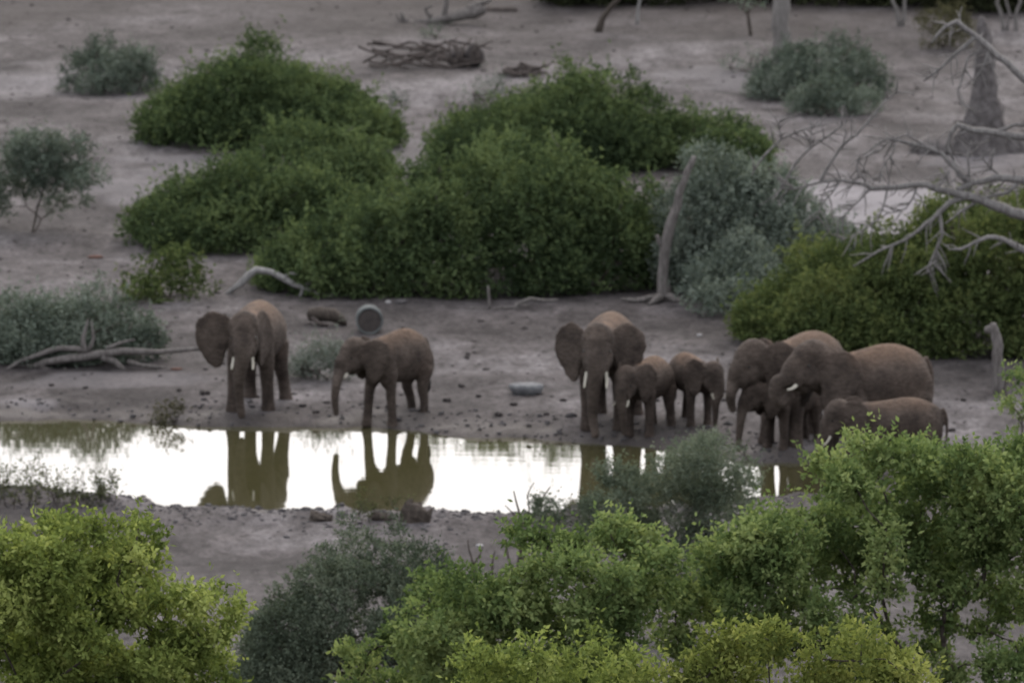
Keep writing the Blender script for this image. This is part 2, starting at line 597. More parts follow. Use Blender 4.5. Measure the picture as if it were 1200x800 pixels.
def leaf_quads(C, R, dens, L, W, rs, k=8, up=0.4, shell=0.35, low=0.5, spread=1.0, inside=0.6):
    """C,R: lobes (n,3). Returns quads (m,4,3) and a tone value per leaf, darker in hollows."""
    P = 1.6
    ra, rb, rc = R[:, 0], R[:, 1], R[:, 2]
    area = 4 * math.pi * (((ra * rb) ** P + (ra * rc) ** P + (rb * rc) ** P) / 3) ** (1 / P)
    cnt = np.maximum(1, rs.poisson(area * dens / k))
    li = np.repeat(np.arange(len(C)), cnt)
    d = unit(rs, len(li))
    keep = (d[:, 2] > -0.25) | (rs.uniform(size=len(li)) < low)
    li = li[keep]; d = d[keep]
    rad = 1.04 - shell * rs.beta(1.0, 1.8, len(li))
    p = C[li] + d * R[li] * rad[:, None]
    # drop sprigs buried in other lobes
    mind = np.full(len(li), 9.0)
    for j in range(len(C)):
        q = (((p - C[j]) / R[j]) ** 2).sum(1)
        q[li == j] = 9
        mind = np.minimum(mind, q)
    keep = (mind > inside ** 2) | (rs.uniform(size=len(li)) < 0.15)
    p = p[keep]; d = d[keep]; li = li[keep]
    n = len(p)
    ax = d + np.array([0, 0, up]) + unit(rs, n) * 0.6
    ax /= np.linalg.norm(ax, axis=1)[:, None]
    fq = rs.normal(size=(5, 3)) * 2.6; fp = rs.uniform(0, 6.28, 5)
    field = np.sin(p @ fq.T + fp).sum(1) / 2.2
    keep = (field > -0.75) | (rs.uniform(size=n) < 0.45)
    p = p[keep]; d = d[keep]; li = li[keep]; ax = ax[keep]; field = field[keep]
    n = len(p)
    shoot = np.where(rs.uniform(size=n) < 0.10, rs.uniform(1.6, 2.6, n), rs.uniform(.6, 1.2, n))
    ax = np.where((shoot > 1.5)[:, None], ax + np.array([0, 0, .7]), ax)
    ax /= np.linalg.norm(ax, axis=1)[:, None]
    lobe_tone = rs.uniform(-0.32, 0.32, len(C))
    tone = 0.48 + 0.20 * field + 0.8 * lobe_tone[li] + rs.normal(size=n) * 0.17  # hollow shade put into leaf colour: darker where sprigs are thinned out
    # leaves
    si = np.repeat(np.arange(n), k)
    t = rs.uniform(-0.3, 1, len(si)) * L * 2.2 * spread * shoot[si]
    base = p[si] + ax[si] * t[:, None] + unit(rs, len(si)) * (L * 0.35 * spread)
    ld = ax[si] * 0.55 + unit(rs, len(si))
    ld /= np.linalg.norm(ld, axis=1)[:, None]
    wd = np.cross(ld, unit(rs, len(si)))
    wd /= np.linalg.norm(wd, axis=1)[:, None] + 1e-9
    ll = L * rs.uniform(0.55, 1.4, len(si))
    ww = W * rs.uniform(0.7, 1.25, len(si)) * 0.5
    tip = base + ld * ll[:, None]
    mid = base + ld * (ll * 0.45)[:, None]
    Qd = np.stack([base, mid + wd * ww[:, None], tip, mid - wd * ww[:, None]], 1)
    val = np.clip(tone[si] + rs.normal(size=len(si)) * 0.12, 0, 1)
    return Qd, val


def skeleton(base, targets, r_tip, rs, trunks=None, wig=0.12, expo=2.2, max_r=None):
    """Branching wood from base to every target point. Returns list of (path, radii)."""
    base = np.array(base, float)
    nodes = [base]; par = [-1]
    if trunks is not None:
        for t in trunks:
            nodes.append(np.array(t, float)); par.append(0)
    order = np.argsort(np.linalg.norm(targets - base, axis=1))
    for i in order:
        t = targets[i]
        N = np.array(nodes)
        dist = np.linalg.norm(N - t, axis=1) + 0.35 * np.linalg.norm(N - base, axis=1)
        if trunks is not None:
            dist[0] += 50
        j = int(np.argmin(dist))
        L = np.linalg.norm(N[j] - t)
        m = (N[j] + t) / 2 + unit(rs, 1)[0] * L * wig + np.array([0, 0, 0.06 * L])
        nodes.append(m); par.append(j)
        nodes.append(t); par.append(len(nodes) - 2)
    n = len(nodes)
    w = np.zeros(n)
    has = [False] * n
    for i in range(n):
        if par[i] >= 0:
            has[par[i]] = True
    for i in range(n - 1, -1, -1):
        if not has[i]:
            w[i] = 1
        if par[i] >= 0:
            w[par[i]] += w[i]
    r = r_tip * w ** (1 / expo)
    if max_r:
        r = np.minimum(r, max_r)
    seg = []
    for i in range(n):
        if par[i] >= 0:
            a, b = nodes[par[i]], nodes[i]
            m = (a + b) / 2 + unit(rs, 1)[0] * np.linalg.norm(a - b) * 0.05
            seg.append(([a, m, b], [r[i] * 1.08, r[i] * 1.03, r[i] * 0.95]))
    return seg


def mound_lobes(prof, ybase, depth, rs, size, n, y0=None):
    """Clumps over a dome whose skyline is prof [(px,ytop)...] and whose front foot is at ybase (px)."""
    prof = np.array(prof, float)
    xm = prof[:, 0].mean()
    if y0 is None:
        y0 = ground(xm, ybase)[1]
    yc = y0 + depth / 2
    s = px_m(yc)
    C = []; R = []
    x0, x1 = prof[0, 0], prof[-1, 0]
    tries = 0
    while len(C) < n and tries < n * 30:
        tries += 1
        px = rs.uniform(x0, x1)
        yt = np.interp(px, prof[:, 0], prof[:, 1])
        top = at_y(px, yt, yc)
        zg = gz(top[0], yc)
        hgt = (top[2] - zg) * (.90 + .13 * float(noise2(px, 3.0, 34.0, len(prof))) + .06 * float(noise2(px, 9.0, 14.0, 5)))
        r = size * rs.uniform(0.5, 1.5)
        r = min(r, hgt * 0.55)
        if r < 0.12:
            continue
        e = min(px - x0, x1 - px) / (0.5 * (x1 - x0))
        dd = depth / 2 * math.sqrt(max(0.15, 1 - (1 - e) ** 2.5))
        ph = rs.uniform(0.0, math.pi / 2) ** 1.15 if rs.uniform() < .62 else rs.uniform(math.pi / 2, math.pi)
        zz = max(r * 0.5, hgt * rs.uniform(.78, 1.12) * math.sin(ph) ** 0.7 - r * 0.85)
        yy = yc - math.cos(ph) * max(dd - r * 0.7, 0.1)
        if rs.uniform() < .2 and zz > .4 * hgt:
            q = r * rs.uniform(.3, .5)
            C.append((top[0], yy, gz(top[0], yy) + zz + r * rs.uniform(.8, 1.15)))
            R.append((q * .8, q * .8, q * 1.3))
            continue
        C.append((top[0], yy, gz(top[0], yy) + zz))
        R.append((r * 1.1, r, r * rs.uniform(0.75, 1.0)))
    return np.array(C), np.array(R), yc


def bush(name, label, cat, prof, ybase, depth, mat, size=0.5, n=60, dens=330, L=0.125, W=0.055, seed=1, group=None,
         k=8, wood='bark', stems=4, extra=None, up=0.4, shell=0.35, y0=None, inside=0.6, low=0.5):
    rs = RS(seed)
    C, R, yc = mound_lobes(prof, ybase, depth, rs, size, int(n * (1.2 if group == GB else 1.1)), y0)
    if extra is not None:
        EC = np.array([at_y(e[0], e[1], yc + (e[3] if len(e) > 3 else 0)) for e in extra])
        ER = np.array([[e[2] / px_m(yc)] * 3 for e in extra])
        C = np.concatenate([C, EC]); R = np.concatenate([R, ER])
    cx = C[:, 0].mean()
    base = np.array([cx, yc, gz(cx, yc)])
    root = thing(name, label, cat, base, group)
    Qd, val = leaf_quads(C, R, dens, L, W, rs, k=k, up=up, shell=shell, inside=inside, low=low)
    zf = terrain(Qd[:, 0, 0], Qd[:, 0, 1])
    ok = Qd[:, :, 2].min(1) > zf - 0.02
    Qd, val = Qd[ok], val[ok]
    link('crown', quad_mesh('crown', Qd - base, val, M[mat]), root)
    span = R[:, 0].mean() + np.ptp(C[:, 0]) / 2
    tr = []
    for i in range(stems):
        xx = cx + rs.uniform(-0.6, 0.6) * span
        yy = yc + rs.uniform(-0.25, 0.25) * depth
        tr.append((xx, yy, gz(xx, yy) - 0.1))
    sel = C[rs.permutation(len(C))[:max(6, len(C) // 2)]]
    for t in tr:
        near = sel[np.argsort(np.linalg.norm(sel - np.array(t), axis=1))[:max(3, 2 * len(sel) // stems)]]
        mb = MB()
        for P, Rr in skeleton(t, near, 0.012, rs, max_r=0.09):
            mb.tube(np.array(P) - base, Rr, 5)
        mb.build('stem', M[wood], root)
    if group == GB:
        for i in range(9):
            j = rs.randint(len(C))
            p = C[j] + np.array([rs.normal() * .1, -abs(rs.normal()) * .2, R[j, 2] * .5])
            v = np.array([rs.normal() * .5, -.25, 1.0]) * rs.uniform(.2, .5)
            tb = MB()
            tb.tube(np.array([p, p + v * .5 + rs.normal(size=3) * .05, p + v]) - base, [.016, .012, .005], 5)
            tb.build('bare_twig', M['dead'], root)
    return root


def tree(name, label, cat, basepx, D, lobes, mat, dens=300, L=0.075, W=0.04, seed=1, group=None, wood='bark', k=9,
         depth=2.0, r_tip=0.008, flat=0.7, sub=3, up=0.25, shell=0.6, max_r=0.16, fork=0.45, inside=0.45, trunk_extra=None, ground_z=None):
    """Tree on the ground at (basepx, D); lobes [(px,py,rpx)...] are leaf clumps around it."""
    rs = RS(seed)
    s = px_m(D)
    b = at_y(basepx, 400, D)
    base = np.array([b[0], D, gz(b[0], D)])
    C = []; R = []
    for lo in lobes:
        px, py, rp = lo[:3]
        dy = lo[3] if len(lo) > 3 else rs.uniform(-0.5, 0.5) * depth
        for _ in range(sub):
            c = at_y(px + rs.normal() * rp * 0.55, py + rs.normal() * rp * 0.4, D + dy + rs.normal() * 0.25)
            r = rp / s * rs.uniform(0.5, 0.85)
            C.append(c); R.append((r, r, r * flat))
    C = np.array(C); R = np.array(R)
    root = thing(name, label, cat, base, group)
    Qd, val = leaf_quads(C, R, dens, L, W, rs, k=k, up=up, shell=shell, low=0.8, inside=inside)
    zf = terrain(Qd[:, 0, 0], Qd[:, 0, 1])
    ok = Qd[:, :, 2].min(1) > zf
    link('crown', quad_mesh('crown', (Qd - base)[ok], val[ok], M[mat]), root)
    mid = C.mean(0)
    f = base + (mid - base) * fork + np.array([rs.uniform(-.2, .2), rs.uniform(-.2, .2), 0])
    mb = MB()
    for P, Rr in skeleton(base - np.array([0, 0, 0.1]), C, r_tip, rs, trunks=[base + (f - base) * 0.5 + np.array([0.15, 0.1, 0]), f], max_r=max_r, wig=0.16):
        mb.tube(np.array(P) - base, Rr, 6)
    mb.build('trunk', M[wood], root)
    return root


def px_branch(mb, pts, D, rpx, off=(0, 0, 0), sides=7, rs=None, wob=0.12):
    """Branch through pixel points on (or near) the upright plane at distance D; a point may carry its own depth offset."""
    P = np.array([at_y(p[0], p[1], D + (p[2] if len(p) > 2 else 0)) for p in pts])
    s = px_m(D)
    n = len(P)
    r = np.interp(np.linspace(0, 1, n), np.linspace(0, 1, len(rpx)), rpx) / s
    # subdivide with a little wander
    rs = rs or RS(5)
    PP = []; RR = []
    for i in range(n - 1):
        m = max(2, int(np.linalg.norm(P[i + 1] - P[i]) / 0.22))
        for j in range(m):
            t = j / m
            q = P[i] * (1 - t) + P[i + 1] * t
            if 0 < j:
                q = q + rs.normal(size=3) * np.linalg.norm(P[i + 1] - P[i]) * 0.03
            PP.append(q); RR.append(r[i] * (1 - t) + r[i + 1] * t)
    PP.append(P[-1]); RR.append(r[-1])
    mb.tube(np.array(PP) - np.array(off), RR, sides, wob=wob, rng=rs)


# ------------------------------------------------------------------ elephants
def loft(mb, secs, nseg=28):
    secs = [tuple(q) for q in bez(secs, 66)]
    V = []; Fc = []
    n = len(secs)
    for (a, zc, hh, hw) in secs:
        for j in range(nseg):
            t = 2 * math.pi * j / nseg
            cz = math.sin(t); cx = math.cos(t)
            wz = 1.0
            if cz > 0:      # ridged back
                wz = 1.0 - 0.30 * cz * cz
            V.append((cx * hw * wz, -a, zc + cz * hh))
    for i in range(n - 1):
        for j in range(nseg):
            p = i * nseg + j; q = i * nseg + (j + 1) % nseg
            Fc.append((p, q, q + nseg, p + nseg))
    V.append((0, -secs[0][0], secs[0][1])); V.append((0, -secs[-1][0], secs[-1][1]))
    c0, c1 = len(V) - 2, len(V) - 1
    for j in range(nseg):
        Fc.append((c0, (j + 1) % nseg, j))
        Fc.append((c1, (n - 1) * nseg + j, (n - 1) * nseg + (j + 1) % nseg))
    mb.add(V, Fc)


EAR0 = [(0, .03), (.07, .09), (.19, .115), (.30, .07), (.365, -.03), (.375, -.15), (.335, -.27), (.26, -.38), (.18, -.455),
       (.11, -.43), (.065, -.33), (.03, -.23), (0, -.15)]


def bez(pts, n=14):
    """Smooth curve through points (Catmull-Rom)."""
    P = np.array(pts, float)
    P = np.vstack([2 * P[0] - P[1], P, 2 * P[-1] - P[-2]])
    out = []
    segs = len(P) - 3
    for i in range(segs):
        for t in np.linspace(0, 1, max(3, n // segs), endpoint=False):
            a, b, c, d = P[i], P[i + 1], P[i + 2], P[i + 3]
            out.append(0.5 * ((2 * b) + (-a + c) * t + (2 * a - 5 * b + 4 * c - d) * t * t + (-a + 3 * b - 3 * c + d) * t ** 3))
    out.append(P[-2])
    return np.array(out)


def elephant(label, h, px, py, yaw, head=(0, 0), ears=(35, 35), trunk=None, trunk_curl=None, legs=((0, 0), (0, 0), (0, 0), (0, 0)),
             tusk=0.16, ear_k=1.0, fat=1.0, head_k=1.0, tail_w=0.03, tusk_up=0.0, neck_drop=0.0, neck_a=.28, dust_k=1.0, length=1.0, leg_k=1.0, seed=0):
    """Local frame: faces -Y, unit height, later scaled by h. legs: (forward,outward) foot shifts FL,FR,HL,HR; L is +x."""
    mb = MB()
    body = [(-.83, .70, .05, .05), (-.80, .70, .13, .10), (-.74, .705, .19, .165), (-.64, .71, .236, .215), (-.5, .712, .276, .25),
            (-.34, .712, .284, .268), (-.16, .705, .265, .258), (0.0, .71, .24, .23), (.12, .73, .216, .195), (.22, .755, .18, .155),
            (.32, .785, .15, .125), (.40, .80, .11, .10)]
    body = [(a * length, z, hh, hw * fat) for a, z, hh, hw in body]
    loft(mb, body)
    ha = -.66 * length
    # haunches and shoulders
    for s in (1, -1):
        mb.ellipsoid((s * .115 * fat, -ha, .60), (.105, .15, .22))
        mb.ellipsoid((s * .125 * fat, -.03, .62), (.095, .12, .22))
    # legs: FL FR HL HR
    foot_pts = []
    for i in range(4):
        s = 1 if i % 2 == 0 else -1
        df, dw = legs[i]
        if i < 2:
            base = [(.00, .12, .66, .07), (.01, .135, .56, .10), (.015, .145, .46, .095), (.02, .145, .34, .083), (.01, .145, .20, .073), (.005, .145, .09, .076), (.01, .145, .03, .087), (.01, .145, 0.0, .089)]
        else:
            base = [(-.005, .11, .64, .08), (.01, .13, .54, .122), (.03, .14, .44, .108), (.035, .14, .34, .088), (-.005, .14, .22, .073), (-.015, .14, .10, .073), (-.005, .14, .03, .084), (-.005, .14, 0.0, .086)]
        P = []; R = []
        for a, wv, z, r in base:
            t = (0.56 - z) / 0.56
            t = max(t, 0)
            aa = (0 if i < 2 else ha) + a + df * t
            P.append((s * (wv * (0.5 + 0.5 * fat) + dw * t), -aa, z)); R.append(r * (.92 * leg_k if z < .5 else .5 + .5 * leg_k))
        mb.tube(P, R, 12)
        foot_pts.append(P[-1])
    # head, turned about the neck
    piv = np.array([0, -neck_a, .80 - neck_drop])
    pr, yr_ = math.radians(head[0]), math.radians(head[1])
    Mx = Matrix.Rotation(-pr, 3, 'X')      # positive pitch lifts the face (face points -Y)
    Mz = Matrix.Rotation(yr_, 3, 'Z')
    Mh = np.array(Mz @ Mx)

    def hp(w, a, z):
        v = np.array([w, -(a - .30), z - .80]) * head_k
        return Mh @ v + piv
    mb.ellipsoid(hp(0, .45, .845), np.array((.148, .165, .165)) * head_k, M=Mh)
    mb.ellipsoid(hp(0, .535, .79), np.array((.118, .115, .165)) * head_k, M=Mh)
    mb.ellipsoid(hp(0, .545, .68), np.array((.108, .10, .13)) * head_k, M=Mh)
    mb.ellipsoid(hp(0, .40, .75), np.array((.13, .15, .16)) * head_k, M=Mh)
    mb.ellipsoid(hp(0, .475, .605), np.array((.062, .10, .055)) * head_k, M=Mh)
    for s in (1, -1):
        mb.ellipsoid(hp(s * .075, .575, .645), np.array((.042, .05, .085)) * head_k, M=Mh)
        mb.ellipsoid(hp(s * .075, .50, .875), np.array((.06, .08, .05)) * head_k, M=Mh)
        mb.ellipsoid(hp(s * .105, .50, .70), np.array((.035, .07, .09)) * head_k, M=Mh)
    # trunk
    t0 = [hp(0, .56, .78), hp(0, .615, .70), hp(0, .645, .60)]
    if trunk is None:
        trunk = [(.66, 0, .42), (.65, 0, .24), (.66, 0, .06)]
    tp = t0 + [np.array([w, -a, z]) for a, w, z in trunk]
    if trunk_curl is not None:
        tp = t0 + [hp(w, a, z) for a, w, z in trunk_curl]
    tp = bez(tp, 26)
    arc = np.concatenate([[0], np.cumsum(np.linalg.norm(np.diff(tp, axis=0), axis=1))])
    arc /= arc[-1]
    tr = np.interp(arc, [0, .15, .3, .6, .9, 1], np.array([.098, .090, .074, .054, .040, .036]) * head_k)
    mb.tube(tp, tr, 12)
    # ears
    for s, th in ((1, ears[0]), (-1, ears[1])):
        th = math.radians(th)
        er = RS(int(h * 1000) + s + 5)
        EAR = [(u_ + (er.normal() * .007 if u_ > .05 else 0), v_ + (er.normal() * .007 if u_ > .05 else 0)) for u_, v_ in bez(EAR0 + [EAR0[0]], 39)[:-1]]
        dvec = np.array([s * math.sin(th), math.cos(th), 0])
        nvec = np.array([s * math.cos(th), -math.sin(th), 0])
        org = np.array([s * .120, -(.42 - .30), .885 - .80])
        rings = []
        cen = np.array([.19, -.15])
        def ev(u, v, side, thick):
            u, v = u * ear_k * .93, v * ear_k * .93
            c = org + dvec * u + np.array([0, 0, v]) + nvec * (0.55 * u * u - .10 * u - 0.25 * abs(v + .1) * u + side * thick)
            return Mh @ (c * head_k) + piv
        Vv = []
        m = len(EAR)
        for side in (1, -1):
            for sc, tk in ((1.0, .008), (.9, .017), (.55, .021), (.2, .022)):
                for (u, v) in EAR:
                    q = cen + (np.array([u, v]) - cen) * sc
                    Vv.append(ev(q[0], q[1], side, tk))
            Vv.append(ev(cen[0], cen[1], side, .022))
        Fc = []
        half = 4 * m + 1
        for side in (0, 1):
            o = side * half
            for rI in range(3):
                for j in range(m):
                    a = o + rI * m + j; b = o + rI * m + (j + 1) % m
                    f = (a, b, b + m, a + m)
                    Fc.append(f if (side == 0) == (s == 1) else f[::-1])
            for j in range(m):
                f = (o + 3 * m + j, o + 3 * m + (j + 1) % m, o + 4 * m)
                Fc.append(f if (side == 0) == (s == 1) else f[::-1])
        for j in range(m):
            f = (j, half + j, half + (j + 1) % m, (j + 1) % m)
            Fc.append(f if s == 1 else f[::-1])
        mb.add(Vv, Fc)
    # tail
    ta = -.815 * length
    tail = bez([(0, -ta, .85), (tail_w * .6, -ta + .045, .74), (tail_w, -ta + .05, .56), (tail_w * 1.2, -ta + .03, .40)], 12)
    mb.tube(tail, np.linspace(.030, .013, len(tail)), 8)

    me = new_mesh('body', np.array(mb.V) * h, mb.F)
    tmp = link('tmp_body', me)
    rm = tmp.modifiers.new('r', 'REMESH'); rm.mode = 'VOXEL'; rm.voxel_size = 0.0095 * h
    sm = tmp.modifiers.new('s', 'SMOOTH'); sm.factor = 0.5; sm.iterations = 8
    bpy.context.view_layer.update()
    dg = bpy.context.evaluated_depsgraph_get()
    bme = bpy.data.meshes.new_from_object(tmp.evaluated_get(dg))
    bpy.data.objects.remove(tmp)
    bme.name = 'body'
    nv = len(bme.vertices)
    co = np.empty(nv * 3, np.float32); bme.vertices.foreach_get('co', co); co = co.reshape(-1, 3) / h
    no = np.empty(nv * 3, np.float32); bme.vertices.foreach_get('normal', no); no = no.reshape(-1, 3)
    n1 = noise2(co[:, 0] + co[:, 2], co[:, 1], .12, 5)
    dust = smooth(.70, 1.04, co[:, 2] + .06 * n1) * smooth(-.26, -.05, co[:, 1])
    dust = np.maximum(dust, .30 * smooth(.78, .98, co[:, 2]))
    dust = np.maximum(dust, .34 * smooth(-.3, .5, co[:, 1]) * smooth(.2, .6, co[:, 2]))
    dust = np.maximum(dust, .25 * smooth(.16, .02, co[:, 2]))
    at_ = bme.attributes.new('dust', 'FLOAT', 'POINT')
    at_.data.foreach_set('value', (dust * dust_k).astype(np.float32))
    bme.materials.clear(); bme.materials.append(M['skin'])
    bme.polygons.foreach_set('use_smooth', [True] * len(bme.polygons))

    # place: (px,py) is the middle of the four feet
    g0 = ground(px, py)
    root = thing('elephant', label, 'elephant', g0, 'elephants drinking at the waterhole', math.radians(yaw))
    off = np.array([0, .33 * length * h * 1.0, 0])       # local: middle of feet sits at y=+.33
    fz = []
    cyaw, syaw = math.cos(math.radians(yaw)), math.sin(math.radians(yaw))
    for fp in foot_pts:
        lx, ly = fp[0] * h, fp[1] * h - off[1]
        fz.append(gz(g0[0] + lx * cyaw - ly * syaw, g0[1] + lx * syaw + ly * cyaw))
    root.location = (g0[0], g0[1], float(np.mean(fz)) * 0.5 + min(fz) * 0.5 - 0.025)
    sh = Vector(-off)
    b = link('body', bme, root, sh)
    bv = BVHTree.FromPolygons([v.co for v in bme.vertices], [tuple(p.vertices) for p in bme.polygons])
    for s in (1, -1):
        o = hp(s * .4, .555, .765) * h; dd = Vector(hp(0, .555, .765) * h - o).normalized()
        hit = bv.ray_cast(Vector(o), dd)
        if hit[0] is not None:
            eb = MB(); eb.ellipsoid((0, 0, 0), (.016 * h, .016 * h, .012 * h), 10, 6)
            eb.build('eye', M['eye'], root, Vector(hit[0]) + sh)
        if tusk > 0:
            tb = MB()
            tl = tusk
            pts = [hp(s * .078, .585, .60), hp(s * .085, .60, .57), hp(s * .095, .625 + .15 * tl, .57 - .5 * tl), hp(s * .098, .64 + .55 * tl, .57 - .85 * tl)]
            pts = bez(pts, 12)
            tb.tube(np.array(pts) * h, np.linspace(.021, .008, len(pts)) * h, 8)
            tb.build('tusk', M['ivory'], root, sh)
    tf = MB()
    e = tail[-1]
    tf.tube(np.array([e + (0, 0, .03), e + (0, 0.004, -.03), e + (0, 0, -.09), e + (0, -.004, -.13)]) * h, np.array([.013, .020, .016, .004]) * h, 7)
    tf.build('tail_tuft', M['tail_hair'], root, sh)
    return root


elephant('dusty brown elephant with one broad ear held wide and trunk hanging between its legs',
         2.22, 302, 473, -9, head=(2, 6), ears=(13, 84), trunk=[(.61, 0, .42), (.56, -.01, .22), (.54, .01, .03)],
         legs=((-.10, 0), (.06, .02), (.0, .07), (-.05, 0)), tusk=.10, leg_k=.88)
elephant('slim young elephant walking beside the pond, trunk dangling ahead of its legs',
         1.96, 468, 485, -37, head=(2, -24), ears=(22, 12), trunk=[(.71, -.05, .54), (.73, -.06, .38), (.71, -.06, .20)], fat=.74, leg_k=.72, head_k=.88,
         legs=((-.02, .0), (.10, .0), (.05, 0), (-.08, 0)), tusk=.06, length=.90)
elephant('largest elephant of the trio, facing the water with both big ears spread',
         2.32, 714, 492, -9, head=(2, 4), ears=(50, 48), trunk=[(.62, .0, .42), (.60, -.01, .22), (.62, .02, .03)],
         legs=((.0, 0), (.06, -.01), (-.02, .06), (-.06, 0)), tusk=.13, leg_k=.88)
elephant('young elephant beside the flank of the wide eared tusker, head bowed to the water',
         1.58, 762, 503, -24, head=(-8, -4), ears=(20, 25), trunk=[(.58, 0, .42), (.54, 0, .25), (.52, 0, .10)],
         legs=((0, 0), (.03, 0), (.0, 0.02), (-.06, 0)), tusk=.06, dust_k=1.1, leg_k=.88, fat=.9)
elephant('young elephant standing back to back with another, head bent the other way',
         1.46, 807, 494, 24, head=(-8, 8), ears=(25, 20), trunk=[(.58, 0, .42), (.56, 0, .25), (.54, 0, .08)],
         legs=((0, 0), (.03, 0), (-.05, 0), (.0, 0)), tusk=.06, dust_k=1.2, leg_k=.84, fat=.88)
elephant('adult elephant behind the small calf, its thick trunk drawn up short',
         2.24, 944, 513, -36, head=(2, -26), ears=(14, 14), trunk=[(.69, -.12, .53), (.67, -.13, .45), (.65, -.12, .38)],
         legs=((.05, 0), (.04, 0.03), (-.04, 0), (.04, 0)), tusk=0)
elephant('small calf standing between two adults, trunk reaching down to the mud',
         1.48, 930, 519, -44, head=(0, -14), ears=(16, 16), trunk=[(.70, -.04, .44), (.72, -.05, .24), (.74, -.05, .04)],
         legs=((.02, 0), (.05, 0), (.0, 0), (-.04, 0)), tusk=0, dust_k=.8, leg_k=.88, fat=.9)
elephant('big elephant drinking with its head raised and trunk curled back into its mouth',
         2.46, 1030, 535, -56, head=(23, 2), ears=(20, 24), trunk_curl=[(.72, 0, .55), (.70, 0, .45), (.62, 0, .41), (.545, 0, .50)],
         legs=((.05, 0), (.10, 0), (-.02, 0), (.04, 0)), tusk=.06, dust_k=1.1, neck_a=.24, neck_drop=-.03, fat=.9, length=.95)
elephant('calf in side view, legs hidden by green leaves, in front of the drinking adult',
         1.66, 1057, 557, -84, head=(-6, 0), ears=(26, 20), trunk=[(.66, 0, .44), (.62, 0, .26), (.56, 0, .10)],
         legs=((.02, 0), (.0, 0), (.0, 0), (-.03, 0)), tusk=.11, dust_k=.85, length=1.0)

# ------------------------------------------------------------------ bushes on the far bank
GB = 'dense green bushes behind the waterhole'
bush('green_bush', 'dark green domed bush with a knobbly peak, alone against the open slope', 'bush',
     [(172, 165), (180, 120), (215, 95), (262, 82), (275, 58), (320, 46), (350, 60), (372, 78), (410, 100), (445, 125), (458, 160)],
     179, 4.6, 'green', .52, 100, seed=11, group=GB)
bush('green_bush', 'green bush with a browner crown in front of the knobbly dark dome', 'bush',
     [(270, 205), (285, 165), (330, 148), (380, 150), (425, 160), (448, 190), (450, 230)], 238, 4.0, 'green', .5, 75, seed=12, group=GB)
bush('green_bush', 'low spreading green bush trailing over bare soil below the browner bush', 'bush',
     [(140, 285), (165, 250), (215, 215), (270, 190), (330, 185), (390, 195), (430, 225), (450, 260)], 298, 4.4, 'green', .46, 100, seed=13, group=GB)
bush('green_bush', 'widest green thicket bush, straight behind the bare bank between the elephants', 'bush',
     [(305, 320), (335, 280), (400, 250), (440, 215), (490, 195), (545, 180), (600, 170), (650, 178), (700, 190), (745, 225), (770, 265), (778, 320)],
     350, 5.4, 'green', .52, 190, seed=14, group=GB)
bush('green_bush', 'tall green bush with bare twigs sticking from its peak behind the widest thicket', 'bush',
     [(505, 195), (515, 150), (560, 128), (620, 100), (650, 85), (690, 70), (712, 84), (735, 112), (760, 108), (775, 130), (790, 190)],
     205, 4.8, 'green', .5, 110, seed=15, group=GB)
bush('green_bush', 'low green bush lying along the pale soil beyond the leaning dead trunk', 'bush',
     [(715, 185), (745, 140), (800, 128), (850, 132), (882, 150), (892, 178)], 202, 3.2, 'green', .42, 60, seed=16, group=GB)
bush('green_bush', 'large bright green bush beneath the bare branches of the dead tree', 'bush',
     [(880, 375), (900, 330), (950, 295), (1000, 275), (1050, 262), (1110, 245), (1160, 232), (1230, 220), (1300, 225), (1350, 280), (1370, 350)],
     420, 6.0, 'bright', .52, 190, seed=17, group=GB)
bush('small_green_bush', 'small ragged yellowish green bush on the bank beside the curved fallen branch', 'bush',
     [(143, 345), (150, 312), (185, 300), (215, 296), (240, 290), (248, 320), (235, 350)], 356, 1.4, 'bright', .24, 34, seed=18, stems=5, dens=260)

GG = 'grey green shrubs'
bush('grey_shrub', 'rounded grey green shrub alone on the upper slope', 'shrub',
     [(78, 95), (92, 62), (125, 44), (150, 50), (172, 72), (178, 98)], 113, 2.0, 'grey', .30, 46, dens=380, L=.10, W=.035, seed=21, stems=3, group=GG, shell=.6)
tree('grey_tree', 'small grey green tree with forked dark trunks and a flat rounded crown', 'tree', 38, ground(38, 272)[1],
     [(-30, 205, 26), (0, 190, 26), (25, 178, 26), (55, 176, 28), (85, 185, 26), (95, 205, 20), (60, 205, 28), (20, 215, 26), (70, 225, 22), (-10, 225, 22), (40, 195, 30)],
     'grey', dens=480, L=.10, W=.038, seed=22, depth=2.0, group=GG, fork=.42, max_r=.09)
bush('grey_shrub', 'broad grey green shrub spreading behind the fallen log at the water', 'shrub',
     [(-60, 428), (-40, 400), (0, 358), (50, 338), (100, 338), (140, 350), (165, 374), (170, 408)], 430, 2.2, 'grey', .36, 95, dens=380, L=.11, W=.038, seed=23, stems=5, group=GG, shell=.5)
bush('grey_shrub', 'tall dense blue grey shrub behind the leaning dead trunk', 'shrub',
     [(796, 335), (800, 240), (808, 200), (830, 176), (870, 190), (905, 205), (940, 225), (972, 250), (982, 290), (975, 340)], 352, 3.2, 'silver', .46, 150, dens=400, L=.11, W=.038, seed=24, stems=5, group=GG, shell=.5, extra=[(832, 356, 24, -3.6), (862, 358, 26, -3.8), (895, 356, 26, -3.6), (925, 350, 24, -3.4), (845, 330, 30, -2.8), (890, 330, 30, -2.8), (820, 335, 24, -2.6), (870, 300, 30, -2.2)])
bush('grey_shrub', 'upright dark grey green shrub at the foot of the thick pale tree trunk', 'shrub',
     [(882, 105), (895, 80), (915, 50), (945, 36), (985, 38), (1010, 50), (1028, 80), (1025, 105)], 120, 2.4, 'grey', .34, 70, dens=340, L=.10, W=.035, seed=25, stems=4, group=GG, shell=.55)
